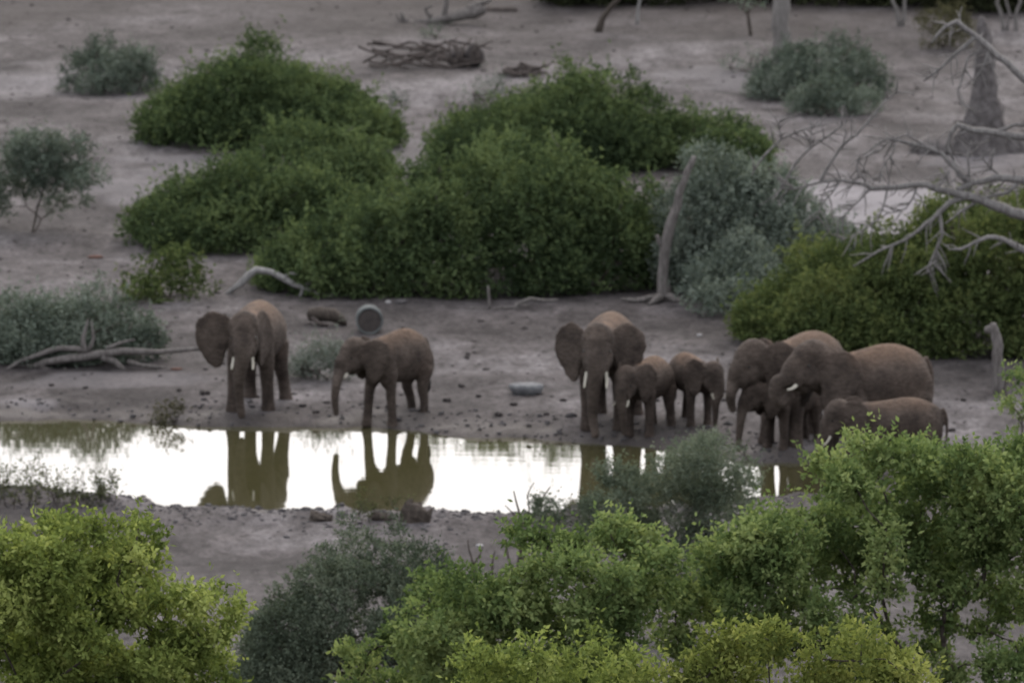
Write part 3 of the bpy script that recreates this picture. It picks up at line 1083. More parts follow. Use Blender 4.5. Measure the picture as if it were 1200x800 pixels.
bush('grey_shrub', 'low paler grey shrub with a yellowish foot in front of the dark upright shrub', 'shrub',
     [(930, 128), (940, 95), (965, 86), (1000, 90), (1022, 112), (1024, 130)], 137, 1.6, 'grey', .26, 40, dens=340, L=.10, W=.035, seed=26, stems=4, group=GG, shell=.55)
bush('grey_shrub', 'wispy pale shrub behind the peak of the tall green bush', 'shrub',
     [(540, 118), (555, 90), (575, 76), (600, 84), (620, 105)], 128, 1.4, 'pale', .24, 22, dens=110, L=.10, W=.026, seed=27, stems=4, group=GG, shell=.8)
bush('grey_shrub', 'pale silvery shrub beside the leaning dead trunk at the end of the widest thicket', 'shrub',
     [(730, 262), (740, 225), (758, 208), (776, 222), (786, 262)], 278, 1.2, 'pale', .22, 20, dens=170, L=.10, W=.034, seed=28, stems=3, group=GG, shell=.7)
bush('grey_shrub', 'silver grey tussock on the bank behind the walking young elephant', 'shrub',
     [(338, 440), (345, 412), (368, 402), (395, 408), (412, 438)], 447, .9, 'pale', .17, 30, dens=330, L=.14, W=.022, seed=29, stems=3, group=GG, up=1.3, shell=.7)
bush('grey_shrub', 'faint thin shrub on the slope short of the thick pale tree trunk', 'shrub',
     [(845, 82), (855, 60), (875, 56), (892, 70), (895, 84)], 86, 1.0, 'pale', .2, 14, dens=90, L=.1, W=.024, seed=30, stems=3, group=GG, shell=.8)
bush('weed_tuft', 'tiny green tuft on the open slope between the two dark domes', 'shrub',
     [(459, 122), (464, 110), (472, 109), (478, 121)], 124, .4, 'grey', .13, 8, dens=220, L=.09, W=.03, seed=31, stems=2)
bush('weed_tuft', 'tiny blue green tuft below the pale fallen log', 'shrub',
     [(496, 44), (503, 31), (516, 30), (522, 43)], 46, .4, 'grey', .14, 8, dens=200, L=.1, W=.03, seed=32, stems=2)
bush('olive_bush', 'small brownish olive bush near the earth spire under the far trees', 'shrub',
     [(1078, 50), (1085, 15), (1105, -2), (1128, 12), (1136, 48)], 60, 1.4, 'olive', .26, 26, dens=220, L=.1, W=.035, seed=33, stems=3)
bush('weed_tuft', 'dark green weed growing at the water edge beside the wide eared elephant', 'shrub',
     [(186, 484), (192, 472), (204, 470), (214, 484)], 488, .35, 'olive', .11, 12, dens=330, L=.08, W=.03, seed=34, stems=2)

# ------------------------------------------------------------------ thicket and trees beyond the clearing
THG = 'dark trees closing off the clearing'
for i, (px, yb, wd, lab) in enumerate([
        (690, 10, 70, 'dark leafy thicket bush above the leaning dark trunk'),
        (800, 6, 170, 'dark thicket behind the thin pale sapling'),
        (975, 8, 170, 'dark thicket behind the thick pale tree trunk'),
        (1080, 10, 130, 'dark thicket behind the forked pale stems'),
        (1185, 16, 130, 'dark thicket behind the earth spire')]):
    bush('thicket', lab, 'bush', [(px - wd / 2, yb - 30), (px - wd / 4, yb - 90), (px, yb - 120), (px + wd / 4, yb - 95), (px + wd / 2, yb - 30)],
         yb, 4.0, 'thicket', .5, 60, dens=200, L=.14, W=.07, seed=60 + i, group=THG)


def pole_tree(name, label, basepx, basepy, pts, rpx, crown, mat, wood, seed, cat='tree'):
    g0 = ground(basepx, basepy)
    root = thing(name, label, cat, g0, None)
    mb = MB()
    for k_, (pp, rr) in enumerate(zip(pts, rpx)):
        px_branch(mb, pp, g0[1], rr, g0, 9, RS(seed + k_))
    mb.build('trunk', M[wood], root)
    if crown:
        rs = RS(seed)
        s = px_m(g0[1])
        C = np.array([at_y(c[0], c[1], g0[1] + rs.uniform(-.8, .8)) for c in crown])
        R = np.array([[c[2] / s, c[2] / s, c[2] / s * .75] for c in crown])
        Qd, val = leaf_quads(C, R, 110, .12, .05, rs, shell=.8, inside=.3)
        link('crown', quad_mesh('crown', Qd - g0, val, M[mat]), root)
    return root


pole_tree('pale_tree', 'thick pale smooth tree trunk rising from behind the dark upright shrub', 916, 74,
          [[(917, 76), (917, 40), (916, 0), (914, -60), (910, -130)], [(914, -60), (880, -110), (850, -150)], [(912, -90), (940, -140), (960, -170)]],
          [(13, 11, 10, 9, 7), (6, 3), (6, 3)],
          [(850, -150, 40), (880, -170, 45), (910, -180, 50), (945, -175, 45), (965, -160, 40), (900, -140, 35)], 'thicket', 'pale_trunk', 70)
pole_tree('dark_sapling', 'dark leaning sapling stem at the edge of the far trees', 702, 38,
          [[(701, 40), (706, 22), (716, 8), (728, -5), (740, -50)]], [(5, 4, 3.4, 3, 2)],
          [(740, -60, 25), (760, -70, 28), (725, -75, 26)], 'thicket', 'bark', 73)
pole_tree('pale_sapling', 'thin straight pale sapling stem on the dark leaf litter', 747, 28,
          [[(747, 30), (748, 10), (749, -10), (750, -60)]], [(2.2, 1.8, 1.7, 1.2)],
          [(750, -66, 22), (765, -76, 22), (738, -80, 20)], 'thicket', 'whitewood', 75)
pole_tree('small_tree', 'small thin stemmed tree with a wispy grey crown at the clearing edge', 880, 42,
          [[(880, 44), (878, 28), (876, 14), (872, 0)], [(877, 18), (866, 6), (858, -6)], [(876, 16), (888, 4), (896, -6)]], [(2.2, 2, 1.6, 1), (1.2, .8), (1.2, .8)],
          [(862, -4, 14), (878, -6, 16), (894, -4, 13), (870, 6, 8), (888, 5, 8)], 'grey', 'bark', 77)
pole_tree('forked_stem', 'pale forked crooked stems under the far trees', 1056, 30,
          [[(1056, 32), (1052, 14), (1046, 2), (1042, -20)], [(1057, 30), (1060, 10), (1062, -10), (1068, -40)]], [(3, 2.5, 2, 1.6), (2.5, 2, 1.8, 1.2)],
          [(1046, -40, 24), (1070, -54, 26), (1020, -46, 22)], 'thicket', 'pale_trunk', 79)
pole_tree('forked_stem', 'pale twisted stems beside the earth spire under the far trees', 1176, 36,
          [[(1176, 38), (1174, 20), (1168, 4), (1172, -20)], [(1192, 42), (1190, 20), (1196, 2), (1192, -30)], [(1180, 38), (1183, 14), (1178, -10)]],
          [(2.6, 2.2, 2, 1.4), (2.6, 2.2, 2, 1.4), (2, 1.6, 1.2)],
          [(1172, -40, 26), (1196, -50, 30), (1215, -40, 26)], 'thicket', 'pale_trunk', 83)

# ------------------------------------------------------------------ dead wood
def dead_thing(name, label, cat, base, parts, wood='dead', D=None, group=None, seed=1, twigs=0):
    """parts: (part name, [(pts, radii px)...])"""
    g0 = ground(*base) if D is None else np.array([at_y(base[0], 400, D)[0], D, 0])
    g0[2] = gz(g0[0], g0[1])
    root = thing(name, label, cat, g0, group)
    for i, (pn, pts, rr) in enumerate(parts):
        mb = MB()
        px_branch(mb, pts, g0[1], rr, g0, 9 if max(rr) > 2 else 6, RS(seed * 31 + i))
        po = mb.build(pn, M[wood], root)
        if twigs and pn != 'trunk':
            rt = RS(seed * 17 + i)
            for _ in range(twigs):
                k_ = rt.randint(1, len(pts))
                p0, p1 = np.array(pts[k_ - 1][:2], float), np.array(pts[k_][:2], float)
                q = p0 + (p1 - p0) * rt.uniform()
                dr = (p1 - p0) / (np.linalg.norm(p1 - p0) + 1e-6)
                sd = np.array([-dr[1], dr[0]]) * rt.choice([-1, 1])
                v = dr * .7 + sd * rt.uniform(.5, 1.2)
                v /= np.linalg.norm(v)
                ln = rt.uniform(10, 32)
                tb = MB()
                dz = rt.uniform(-.35, .35)
                px_branch(tb, [(q[0], q[1], 0), (q[0] + v[0] * ln * .5, q[1] + v[1] * ln * .5 + 1, dz * .5),
                               (q[0] + v[0] * ln + rt.uniform(-4, 4), q[1] + v[1] * ln + rt.uniform(0, 7), dz)], g0[1], (1.0, .8, .4), g0, 5, rt)
                tb.build('twig', M[wood], po)
    return root


dead_thing('leaning_dead_tree', 'leaning bare dead trunk standing against the tall blue grey shrub', 'dead tree', (778, 352),
           [('trunk', [(778, 356), (776, 325), (779, 292), (786, 262), (796, 225), (806, 200), (814, 184)], (10, 7, 6.4, 6, 5, 4, 3)),
            ('root', [(776, 348), (760, 349, -.2), (745, 352, -.3), (728, 350, -.4)], (6, 4, 3, 1.5)),
            ('root', [(780, 346), (795, 352, -.3), (806, 354, -.5)], (6, 4, 2)),
            ('root', [(776, 345), (768, 352, -.5), (760, 356, -.8)], (6, 4, 2)),
            ('branch_stub', [(777, 288), (772, 282), (770, 276)], (3.5, 3, 2.5))], 'dead', seed=3)

dt = [
    ('trunk', [(1290, 445), (1284, 380), (1275, 300), (1262, 240), (1255, 180), (1262, 100), (1280, 20)], (26, 20, 18, 16, 13, 10, 7)),
    ('limb', [(1262, 258), (1230, 256), (1200, 252), (1165, 241), (1135, 230), (1112, 224), (1085, 216), (1055, 219), (1022, 221), (1008, 215)], (11, 9, 7, 6.5, 6, 5, 4.5, 4, 3.5, 2.5)),
    ('limb', [(1258, 215), (1225, 214), (1195, 210), (1165, 208), (1140, 214), (1122, 222)], (9, 7, 6, 5, 4.5, 4)),
    ('limb', [(1262, 120), (1230, 110), (1200, 93), (1166, 64), (1143, 42), (1121, 25), (1107, 32), (1092, 50)], (8, 6, 5, 4.5, 3.5, 3, 2.5, 1.5)),
    ('limb', [(1257, 175), (1225, 166), (1195, 160), (1165, 155), (1140, 153), (1122, 146), (1115, 155), (1110, 172), (1118, 188)], (8, 6.5, 5, 4.5, 4, 3.5, 3, 2.5, 1.5)),
    ('limb', [(1262, 305), (1230, 302), (1200, 293), (1188, 287), (1175, 280), (1158, 278), (1142, 284), (1126, 292), (1112, 292)], (7, 5.5, 4.5, 4, 3.5, 3, 2.6, 2.2, 1.2)),
    ('branch', [(1143, 43), (1120, 63), (1102, 80), (1082, 95)], (3, 2.4, 2, 1.4)),
    ('branch', [(1160, 60), (1150, 82), (1140, 100)], (2, 1.5, 1)),
    ('branch', [(1150, 58), (1134, 68), (1128, 90), (1122, 110), (1127, 124)], (2, 1.7, 1.5, 1.2, .8)),
    ('branch', [(1138, 214), (1118, 196), (1104, 180), (1085, 172), (1062, 167), (1040, 162), (1025, 170), (1010, 182)], (3.5, 3, 2.8, 2.5, 2.2, 1.8, 1.4, 1)),
    ('branch', [(1104, 180), (1080, 168), (1062, 158), (1045, 163), (1030, 178), (1004, 188)], (2, 1.8, 1.5, 1.3, 1.1, .8)),
    ('branch', [(1132, 231), (1112, 238), (1098, 252), (1085, 262), (1074, 272), (1058, 282), (1030, 294), (1000, 312)], (4, 3.6, 3.2, 2.8, 2.4, 2, 1.6, 1)),
    ('branch', [(1100, 246), (1103, 262), (1104, 275), (1096, 295), (1090, 308), (1086, 320)], (2.6, 2.3, 2.2, 1.9, 1.5, 1)),
    ('branch', [(1098, 292), (1096, 305), (1094, 316)], (1.4, 1.2, .8)),
    ('branch', [(1112, 200), (1104, 214), (1096, 224)], (2, 1.8, 1.5)),
    ('branch', [(1134, 228), (1136, 205), (1134, 180), (1138, 165)], (1.6, 1.4, 1.1, .8)),
    ('branch', [(1118, 188), (1122, 205), (1134, 216)], (2, 2, 2)),
    ('branch', [(1008, 215), (985, 211), (962, 213), (937, 220)], (2.5, 2.3, 2.2, 1.2)),
    ('branch', [(962, 212), (970, 196), (984, 174), (1004, 158), (1020, 140), (1040, 116), (1052, 108), (1072, 110)], (2.4, 2.1, 2, 1.8, 1.5, 1.3, 1.1, .7)),
    ('branch', [(915, 220), (932, 192), (950, 173), (972, 158), (994, 142)], (1.5, 1.8, 1.8, 1.5, .9)),
    ('branch', [(937, 220), (925, 222), (915, 220)], (1.3, 1.4, 1.4)),
    ('branch', [(881, 205), (898, 180), (914, 164), (938, 153), (958, 148), (985, 142)], (1.2, 1.5, 1.5, 1.3, 1.1, .6)),
    ('branch', [(915, 163), (913, 150), (914, 140)], (1, .8, .6)),
    ('branch', [(949, 174), (951, 156), (950, 138)], (1.2, 1, .7)),
    ('branch', [(1008, 182), (1004, 196), (1006, 210)], (1.3, 1.2, .8)),
    ('branch', [(1050, 165), (1046, 180), (1032, 200), (1030, 215)], (1.2, 1, .9, .6)),
    ('branch', [(1040, 222), (1036, 240), (1028, 258), (1010, 270), (985, 282)], (1.4, 1.2, 1.1, .9, .6)),
    ('branch', [(1020, 222), (1006, 236), (990, 252), (975, 262), (962, 282)], (1.4, 1.2, 1, .8, .6)),
    ('branch', [(1075, 218), (1070, 232), (1062, 244), (1040, 250), (1020, 262)], (1.5, 1.3, 1.1, .9, .6)),
    ('branch', [(985, 211), (975, 226), (962, 240), (958, 256)], (1.3, 1.1, .9, .6)),
    ('branch', [(1165, 155), (1190, 146), (1212, 150)], (2.4, 2.2, 2)),
    ('branch', [(1176, 210), (1160, 196), (1150, 182), (1160, 175)], (2, 1.7, 1.3, .8)),
    ('branch', [(1195, 212), (1180, 226), (1150, 232), (1128, 246), (1108, 262)], (3, 2.6, 2.4, 1.8, 1.2)),
]
dead_thing('dead_tree', 'bare grey dead tree whose crooked limbs reach out over the bright green bush', 'dead tree', (1290, 0), [(a_, b_, tuple(v_ * .92 for v_ in c_)) for a_, b_, c_ in dt], 'deadpale', D=216.5, seed=4, twigs=10)

dead_thing('fallen_log', 'bleached fallen log with upturned roots lying before the broad grey shrub', 'log', (135, 432),
           [('trunk', [(20, 431, .3), (55, 424), (90, 419), (125, 414), (160, 412), (200, 411), (244, 409)], (2.5, 4.6, 5.2, 5, 4, 3, 2)),
            ('root', [(100, 412), (97, 400), (100, 386), (103, 374)], (4, 3, 2, 1)),
            ('root', [(104, 410), (110, 396), (107, 376)], (3, 2, 1)),
            ('branch', [(100, 410), (70, 408), (45, 416), (22, 424), (2, 436)], (4, 3.5, 3, 2.5, 1.5)),
            ('branch', [(120, 417), (135, 424), (145, 433)], (5, 4.5, 3)),
            ('branch', [(125, 408), (140, 402), (158, 398)], (3, 2, 1)),
            ('branch', [(55, 424), (48, 430), (65, 435), (78, 432)], (3, 2.6, 2.2, 1.6)),
            ('branch', [(150, 423), (165, 428), (185, 430), (200, 432)], (3, 2.8, 2.2, 1.2))], 'dead', seed=5)
dead_thing('fallen_branch', 'bleached curved branch arching off the ground below the spreading green bush', 'branch', (320, 346),
           [('branch', [(264, 346), (282, 332), (300, 316), (318, 319), (335, 328), (352, 336), (366, 340)], (2.5, 4.5, 4.5, 4, 4, 3.5, 2.5)),
            ('twig', [(352, 336), (366, 330), (382, 324)], (2, 1.6, .9)),
            ('twig', [(354, 337), (353, 344), (351, 349)], (2.4, 2, 1.5)),
            ('twig', [(330, 326), (340, 320), (350, 322)], (1.5, 1.2, .8)),
            ('twig', [(364, 338), (370, 343), (374, 347)], (2, 1.6, 1.2))], 'whitewood', seed=6)
dead_thing('fallen_branch', 'thin bleached sticks lying at the foot of the widest green thicket', 'branch', (612, 362),
           [('branch', [(602, 366), (606, 357), (622, 350), (640, 352), (654, 351)], (2.5, 2.6, 2.2, 1.7, 1)),
            ('twig', [(620, 357), (600, 360), (575, 362), (545, 361)], (1.6, 1.5, 1.2, .8)),
            ('twig', [(574, 362), (573, 350), (572, 335)], (2, 1.7, 1.2))], 'dead', seed=7)
dead_thing('weathered_stump', 'upright weathered post-like stump at the edge of the bright green bush', 'stump', (1171, 460),
           [('trunk', [(1172, 462), (1171, 440), (1169, 415), (1167, 395), (1163, 380)], (7.5, 7, 6.5, 6.5, 5)),
            ('branch_stub', [(1166, 392), (1160, 384), (1156, 388)], (5, 5, 4.5))], 'dead', seed=8)
dead_thing('fallen_log', 'pale fallen tree with upturned limbs high on the open slope', 'log', (530, 28),
           [('trunk', [(486, 28), (510, 24), (535, 19), (556, 14), (566, 10)], (4, 5, 6.5, 8, 7)),
            ('branch', [(486, 29), (475, 24), (470, 15)], (4, 3.5, 2.5)),
            ('branch', [(520, 20), (523, 8), (524, -6)], (4, 3.5, 2.5)),
            ('branch', [(545, 12), (560, 6), (575, 0)], (4, 4, 3)),
            ('branch', [(505, 20), (498, 10), (508, 6)], (3, 2, 1)),
            ('branch', [(486, 28), (478, 30), (470, 26), (464, 16)], (3, 2.5, 2, 1.2))], 'dead', seed=9)
dead_thing('fallen_log', 'dark thin log lying beyond the pale fallen tree', 'log', (585, 13),
           [('trunk', [(560, 12), (585, 12), (606, 12)], (4, 3.4, 2))], 'deadbrown', seed=10)

rs = RS(77)
bp = ground(510, 80)
br = thing('brushwood_pile', 'low brown heap of brushwood tangled around a dark root ball on the slope', 'brushwood', bp)
for i in range(46):
    mb = MB()
    x0 = rs.uniform(440, 560); y0 = rs.uniform(52, 78)
    ang = rs.normal() * 0.28
    ln = rs.uniform(20, 55)
    pts = [(x0 - ln / 2, y0 + ang * ln / 2), (x0, y0 + rs.uniform(-3, 3)), (x0 + ln / 2, y0 - ang * ln / 2)]
    dz = (68 - y0) / 47.0
    px_branch(mb, [(p[0], min(p[1], 80), 2.0 * (70 - y0) / 20) for p in pts], bp[1], (1.6, 1.6, .8), bp, 5, rs)
    mb.build('stick', M['deadbrown'], br)
mb = MB()
mb.ellipsoid(np.array(at_y(556, 66, bp[1])) - bp, (.24, .3, .32), noise=.14, seed=4)
mb.ellipsoid(np.array(at_y(538, 68, bp[1] + .3)) - bp, (.36, .4, .26), noise=.16, seed=5)
mb.build('root_ball', M['mud'], br)
for i in range(9):
    mb = MB()
    x0 = rs.uniform(525, 562); y0 = rs.uniform(56, 62)
    px_branch(mb, [(x0, 72), (x0 + rs.uniform(-4, 4), y0), (x0 + rs.uniform(-8, 8), y0 - rs.uniform(2, 10))], bp[1] - .3, (2, 1.5, .7), bp, 5, rs)
    mb.build('root', M['deadbrown'], br)
bp = ground(612, 88)
br = thing('brushwood_pile', 'small reddish brown brushwood heap beside the tall green bush peak', 'brushwood', bp)
for i in range(22):
    mb = MB()
    x0 = rs.uniform(592, 636); y0 = rs.uniform(76, 88)
    ang = rs.normal() * 0.3; ln = rs.uniform(12, 30)
    px_branch(mb, [(x0 - ln / 2, y0 + ang * ln / 2), (x0, y0 + rs.uniform(-3, 2)), (x0 + ln / 2, y0 - ang * ln / 2)], bp[1] + (82 - y0) / 10, (2, 1.8, .8), bp, 5, rs)
    mb.build('stick', M['deadbrown'], br)

# hollow dark log by the drum
lg = ground(383, 381)
root = thing('hollow_log', 'short dark hollow log lying on the bank near the steel drum', 'log', lg)
mb = MB()
P = [at_y(362, 369, lg[1]) - lg, at_y(375, 368, lg[1]) - lg, at_y(390, 369, lg[1]) - lg, at_y(400, 375, lg[1]) - lg, at_y(405, 380, lg[1]) - lg]
mb.tube(P, np.array([8, 8.5, 8, 6, 3]) / px_m(lg[1]), 12, wob=.12, rng=RS(9))
mb.build('shell', M['bark'], root)
mb = MB()
mb.tube([at_y(366, 372, lg[1] - .12) - lg, at_y(374, 379, lg[1] - .25) - lg, at_y(384, 381, lg[1] - .3) - lg], np.array([3, 3, 2]) / px_m(lg[1]), 7, wob=.1, rng=RS(10))
mb.build('splinter', M['deadbrown'], root)

# steel drum on its side, end to the pond
dg0 = ground(433, 391)
root = thing('steel_drum', 'weathered steel drum lying on its side, round end towards the pond', 'drum', dg0, None, math.radians(2))
mb = MB()
rD = .285
prof = [(.0, rD), (.02, rD), (.20, rD), (.22, rD + .012), (.24, rD), (.38, rD), (.40, rD + .012), (.42, rD), (.54, rD), (.56, rD)]
P = [(0, a, rD) for a, r in prof]
mb.tube(P, [r for a, r in prof], 28, cap=False)
mb.add([(0, .55, rD)] + [(math.cos(2 * math.pi * j / 28) * rD, .55, rD + math.sin(2 * math.pi * j / 28) * rD) for j in range(28)], [(0, 1 + (j + 1) % 28, 1 + j) for j in range(28)])
mb.build('shell', M['drum'], root)
mb = MB()
nseg = 32
Vv = []
for (rr, yy) in ((rD + .014, .03), (rD + .016, -.03), (rD - .026, -.032), (rD - .03, .0)):
    for j in range(nseg):
        t = 2 * math.pi * j / nseg
        Vv.append((math.cos(t) * rr, yy, rD + math.sin(t) * rr))
Fc = [(i * nseg + j, i * nseg + (j + 1) % nseg, (i + 1) * nseg + (j + 1) % nseg, (i + 1) * nseg + j) for i in range(3) for j in range(nseg)]
mb.add(Vv, Fc)
mb.build('rim', M['drum'], root)
mb = MB()
Vv = [(0, -.012, rD)] + [(math.cos(2 * math.pi * j / nseg) * (rD - .02), -.008, rD + math.sin(2 * math.pi * j / nseg) * (rD - .02)) for j in range(nseg)]
mb.add(Vv, [(0, 1 + j, 1 + (j + 1) % nseg) for j in range(nseg)])
mb.build('end_plate', M['drum_end'], root)

# flat slab of pale stone
tg = ground(617, 461)
mb = MB()
rs = RS(12)
Vv = []; Fc = []
nU = 18
rad = 1 + rs.uniform(-.07, .07, nU)
for zz, kk in ((-.05, .74), (.06, .90), (.13, 1.0), (.185, .97), (.205, .86), (.20, .45)):
    for i in range(nU):
        a = 2 * math.pi * i / nU
        Vv.append((math.cos(a) * .375 * kk * rad[i], math.sin(a) * .30 * kk * rad[i], zz + rs.uniform(-.008, .008)))
for r_ in range(5):
    for i in range(nU):
        Fc.append((r_ * nU + i, r_ * nU + (i + 1) % nU, (r_ + 1) * nU + (i + 1) % nU, (r_ + 1) * nU + i))
Vv.append((0, 0, .19)); Vv.append((0, 0, -.05))
for i in range(nU):
    Fc.append((5 * nU + i, 5 * nU + (i + 1) % nU, 6 * nU)); Fc.append(((i + 1) % nU, i, 6 * nU + 1))
mb.add(Vv, Fc)
tag(mb.build('flat_stone', M['slab'], None, tg), 'flat pale grey stone slab lying on the bare bank between the elephant groups', 'stone')

# termite spire
tm = ground(1152, 180)
root = thing('termite_mound', 'tall pointed grey earth spire of a termite mound behind the dead tree', 'termite mound', tm)
mb = MB()
s_ = px_m(tm[1])
rs = RS(40)
P = [(1150, 186), (1152, 165), (1154, 140), (1153, 115), (1154, 90), (1153, 60), (1151, 36), (1150, 20)]
px_branch(mb, P, tm[1], (36, 30, 24, 17, 13, 11, 8, 3), tm, 16, rs, wob=.20)
mb.ellipsoid(at_y(1110, 175, tm[1] + .6) - tm, (.9, .9, .42), noise=.12, seed=2)
mb.ellipsoid(at_y(1185, 178, tm[1] + .3) - tm, (.5, .6, .5), noise=.14, seed=3)
mb.build('mound', M['termite'], root)

# ------------------------------------------------------------------ stones, dung and shore clods
def stone(px, py, wpx, label, mat='palestone', hgt=.6, seed=1, name='stone', cat='stone'):
    g0 = ground(px, py)
    r = wpx / 2 / px_m(g0[1])
    mb = MB()
    mb.ellipsoid((0, 0, r * hgt * .6), (r, r * .8, r * hgt), 10, 7, noise=.12, seed=seed)
    o = mb.build(name, M[mat], None, g0, False)
    return tag(o, label, cat)


stone(386, 348, 8, 'white stone below the tip of the curved bleached branch', seed=1)
stone(455, 355, 7, 'whitish stone on the bank just beyond the steel drum', seed=2)
stone(470, 355, 14, 'flat grey stone at the foot of the widest thicket past the drum', 'rock', .4, seed=3)
stone(562, 640, 10, 'pale stick-like stone lying on the near bank soil', seed=5, hgt=.4)
stone(820, 394, 7, 'small pale stone on the bank near the blue grey shrub', seed=7)
for i, (px, py, w_, lab) in enumerate([(375, 603, 26, 'dark flat slab at the near water edge below the reflection'),
                                       (446, 602, 22, 'low dark lump at the near water edge beside the blocky stump'),
                                       (487, 604, 34, 'dark blocky stump at the near water edge above the dark bush')]):
    g0 = ground(px, py + 6)
    root = thing('old_stump', lab, 'stump', g0)
    r = w_ / 2 / px_m(g0[1])
    mb = MB()
    hh = (.14, .12, .34)[i]
    mb.ellipsoid((0, 0, hh * .3), (r, r * .8, hh * .75), 9, 6, noise=.22, seed=i + 3)
    mb.ellipsoid((-r * .5, .05, hh * .3), (r * .5, r * .6, hh * .95), 8, 5, noise=.25, seed=i + 13)
    mb.build('block', M['bark'], root, None, False)
    mb = MB()
    mb.tube([(r * .6, -.05, -.05), (r * .9, -.08, hh * .4), (r * 1.1, -.05, hh * .7)], [.09, .07, .03], 6, wob=.1, rng=RS(i))
    mb.build('broken_side', M['bark'], root, None, False)

dung_px = [(540, 453, 9), (500, 452, 12), (523, 470, 10), (583, 487, 11), (560, 465, 8), (640, 486, 7), (602, 475, 9), (210, 458, 9), (240, 462, 12), (60, 452, 8),
           (100, 455, 7), (545, 420, 10), (550, 416, 9), (455, 478, 9), (355, 476, 8), (370, 484, 9), (770, 470, 8), (1130, 470, 9), (1115, 505, 10), (850, 470, 8), (620, 500, 9), (660, 470, 8)]
for i, (px, py, w_) in enumerate(dung_px):
    g0 = ground(px, py)
    r = w_ / 2 / px_m(g0[1])
    mb = MB()
    rs = RS(200 + i)
    for k_ in range(4):
        mb.ellipsoid((rs.uniform(-.6, .6) * r, rs.uniform(-.6, .6) * r, r * .35), (r * .55, r * .5, r * .45), 8, 5, noise=.15, seed=i * 7 + k_)
    o = mb.build('dung_pile', M['mud'], None, g0)
    tag(o, 'small dark dung pile on the bare trampled bank', 'dung', 'dung piles on the far bank')

rs = RS(55)
mb = MB()
ii = rs.randint(len(POND), size=9000)
p = POND[ii] + (POND[(ii + 1) % len(POND)] - POND[ii]) * rs.uniform(size=(9000, 1)) + rs.normal(size=(9000, 2)) * 1.1
z_, d_ = terrain(p[:, 0], p[:, 1], True)
ok = (np.abs(p[:, 0]) < 13) & (d_ > .02) & (d_ < 2.6)
for k_, (q, zz) in enumerate(list(zip(p[ok], z_[ok]))[:1000]):
    r = rs.gamma(2.0, .009) + .010
    mb.ellipsoid((q[0], q[1], zz + r * .25), (r * 1.2, r, r * .7), 6, 4, noise=.22, seed=k_)
p = np.stack([rs.uniform(-10.5, 3.5, 20000), rs.uniform(186, 200, 20000)], 1)
z_, d_ = terrain(p[:, 0], p[:, 1], True)
ok = (d_ > .05) & (rs.uniform(size=20000) < np.exp(-((d_ - 1.2) / 1.6) ** 2))
for k_, (q, zz) in enumerate(list(zip(p[ok], z_[ok]))[:1500]):
    r = rs.gamma(2.0, .009) + .008
    mb.ellipsoid((q[0], q[1], zz + r * .2), (r * 1.2, r, r * .65), 6, 4, noise=.25, seed=k_ + 5000)
o = mb.build('mud_clods', M['rock'], None, None, False)
tag(o, 'trampled dry mud clods strewn along the pond edge', 'mud')
o['kind'] = 'stuff'

rs = RS(56)
mb = MB()
yy = rs.uniform(206, 292, 2600)
xx = rs.uniform(-.056, .056, 2600) * yy
z_, d_ = terrain(xx, yy, True)
for k_ in np.nonzero(d_ > .8)[0]:
    r = rs.gamma(2.0, .007) + .008
    mb.ellipsoid((xx[k_], yy[k_], z_[k_] + r * .25), (r * rs.uniform(1, 2), r, r * .6), 6, 4, noise=.22, seed=int(k_))
o = mb.build('ground_litter', M['mud'], None, None, False)
tag(o, 'small dark twigs, pebbles and droppings strewn over the dry soil', 'litter')
o['kind'] = 'stuff'

# red scraps on the left bank
for px, py, w_, lab in ((207, 433, 14, 'faded red scrap beside the tip of the fallen log'), (112, 302, 18, 'rusty red heap of leaves above the broad grey shrub')):
    o = stone(px, py, w_, lab, 'redleaf', .22, 9, 'red_scrap', 'debris')

# ------------------------------------------------------------------ near bank plants
def weeds(label, x0, x1, ytop, ybase, n, seed, mat='reed', group='weeds on the near bank'):
    rs = RS(seed)
    g0 = ground((x0 + x1) / 2, ybase)
    s = px_m(g0[1])
    root = thing('tall_weed', label, 'weed', g0, group)
    mb = MB()
    C = []
    for i in range(n):
        px = rs.uniform(x0, x1)
        bx = at_y(px, ybase, g0[1])[0]
        by = g0[1] + rs.uniform(-.4, .4)
        bz = gz(bx, by)
        hh = (ybase - ytop) / s * rs.uniform(.45, 1.0)
        lean = rs.normal(size=2) * .12
        P = [np.array([bx, by, bz]), np.array([bx + lean[0] * hh, by + lean[1] * hh, bz + hh * .5]), np.array([bx + lean[0] * hh * 2.4, by + lean[1] * 2, bz + hh])]
        mb = MB()
        mb.tube(np.array(P) - g0, [.008, .006, .003], 4)
        mb.build('stem', M['deadbrown'], root)
        for t in np.linspace(.4, 1, 6):
            q = P[0] * (1 - t) ** 2 + 2 * P[1] * t * (1 - t) + P[2] * t * t
            C.append(q + rs.normal(size=3) * .04)
    C = np.array(C)
    R = np.full((len(C), 3), .055)
    Qd, val = leaf_quads(C, R, 230, .07, .03, rs, k=4, shell=.9, inside=.1, low=1)
    link('leaves', quad_mesh('leaves', Qd - g0, val, M[mat]), root)


weeds('tall dark seeding weeds at the bend of the near bank', -10, 70, 538, 592, 26, 1)
weeds('thin tall weed standing alone on the near bank', 90, 106, 540, 590, 4, 2)
weeds('bushy dark weed with a flat seed head on the near bank', 114, 138, 543, 590, 7, 3)
weeds('low weeds fringing the near bank crest', 66, 120, 570, 592, 12, 4)
weeds('small weeds on the near bank beside the blocky stump', 405, 480, 578, 612, 9, 5)

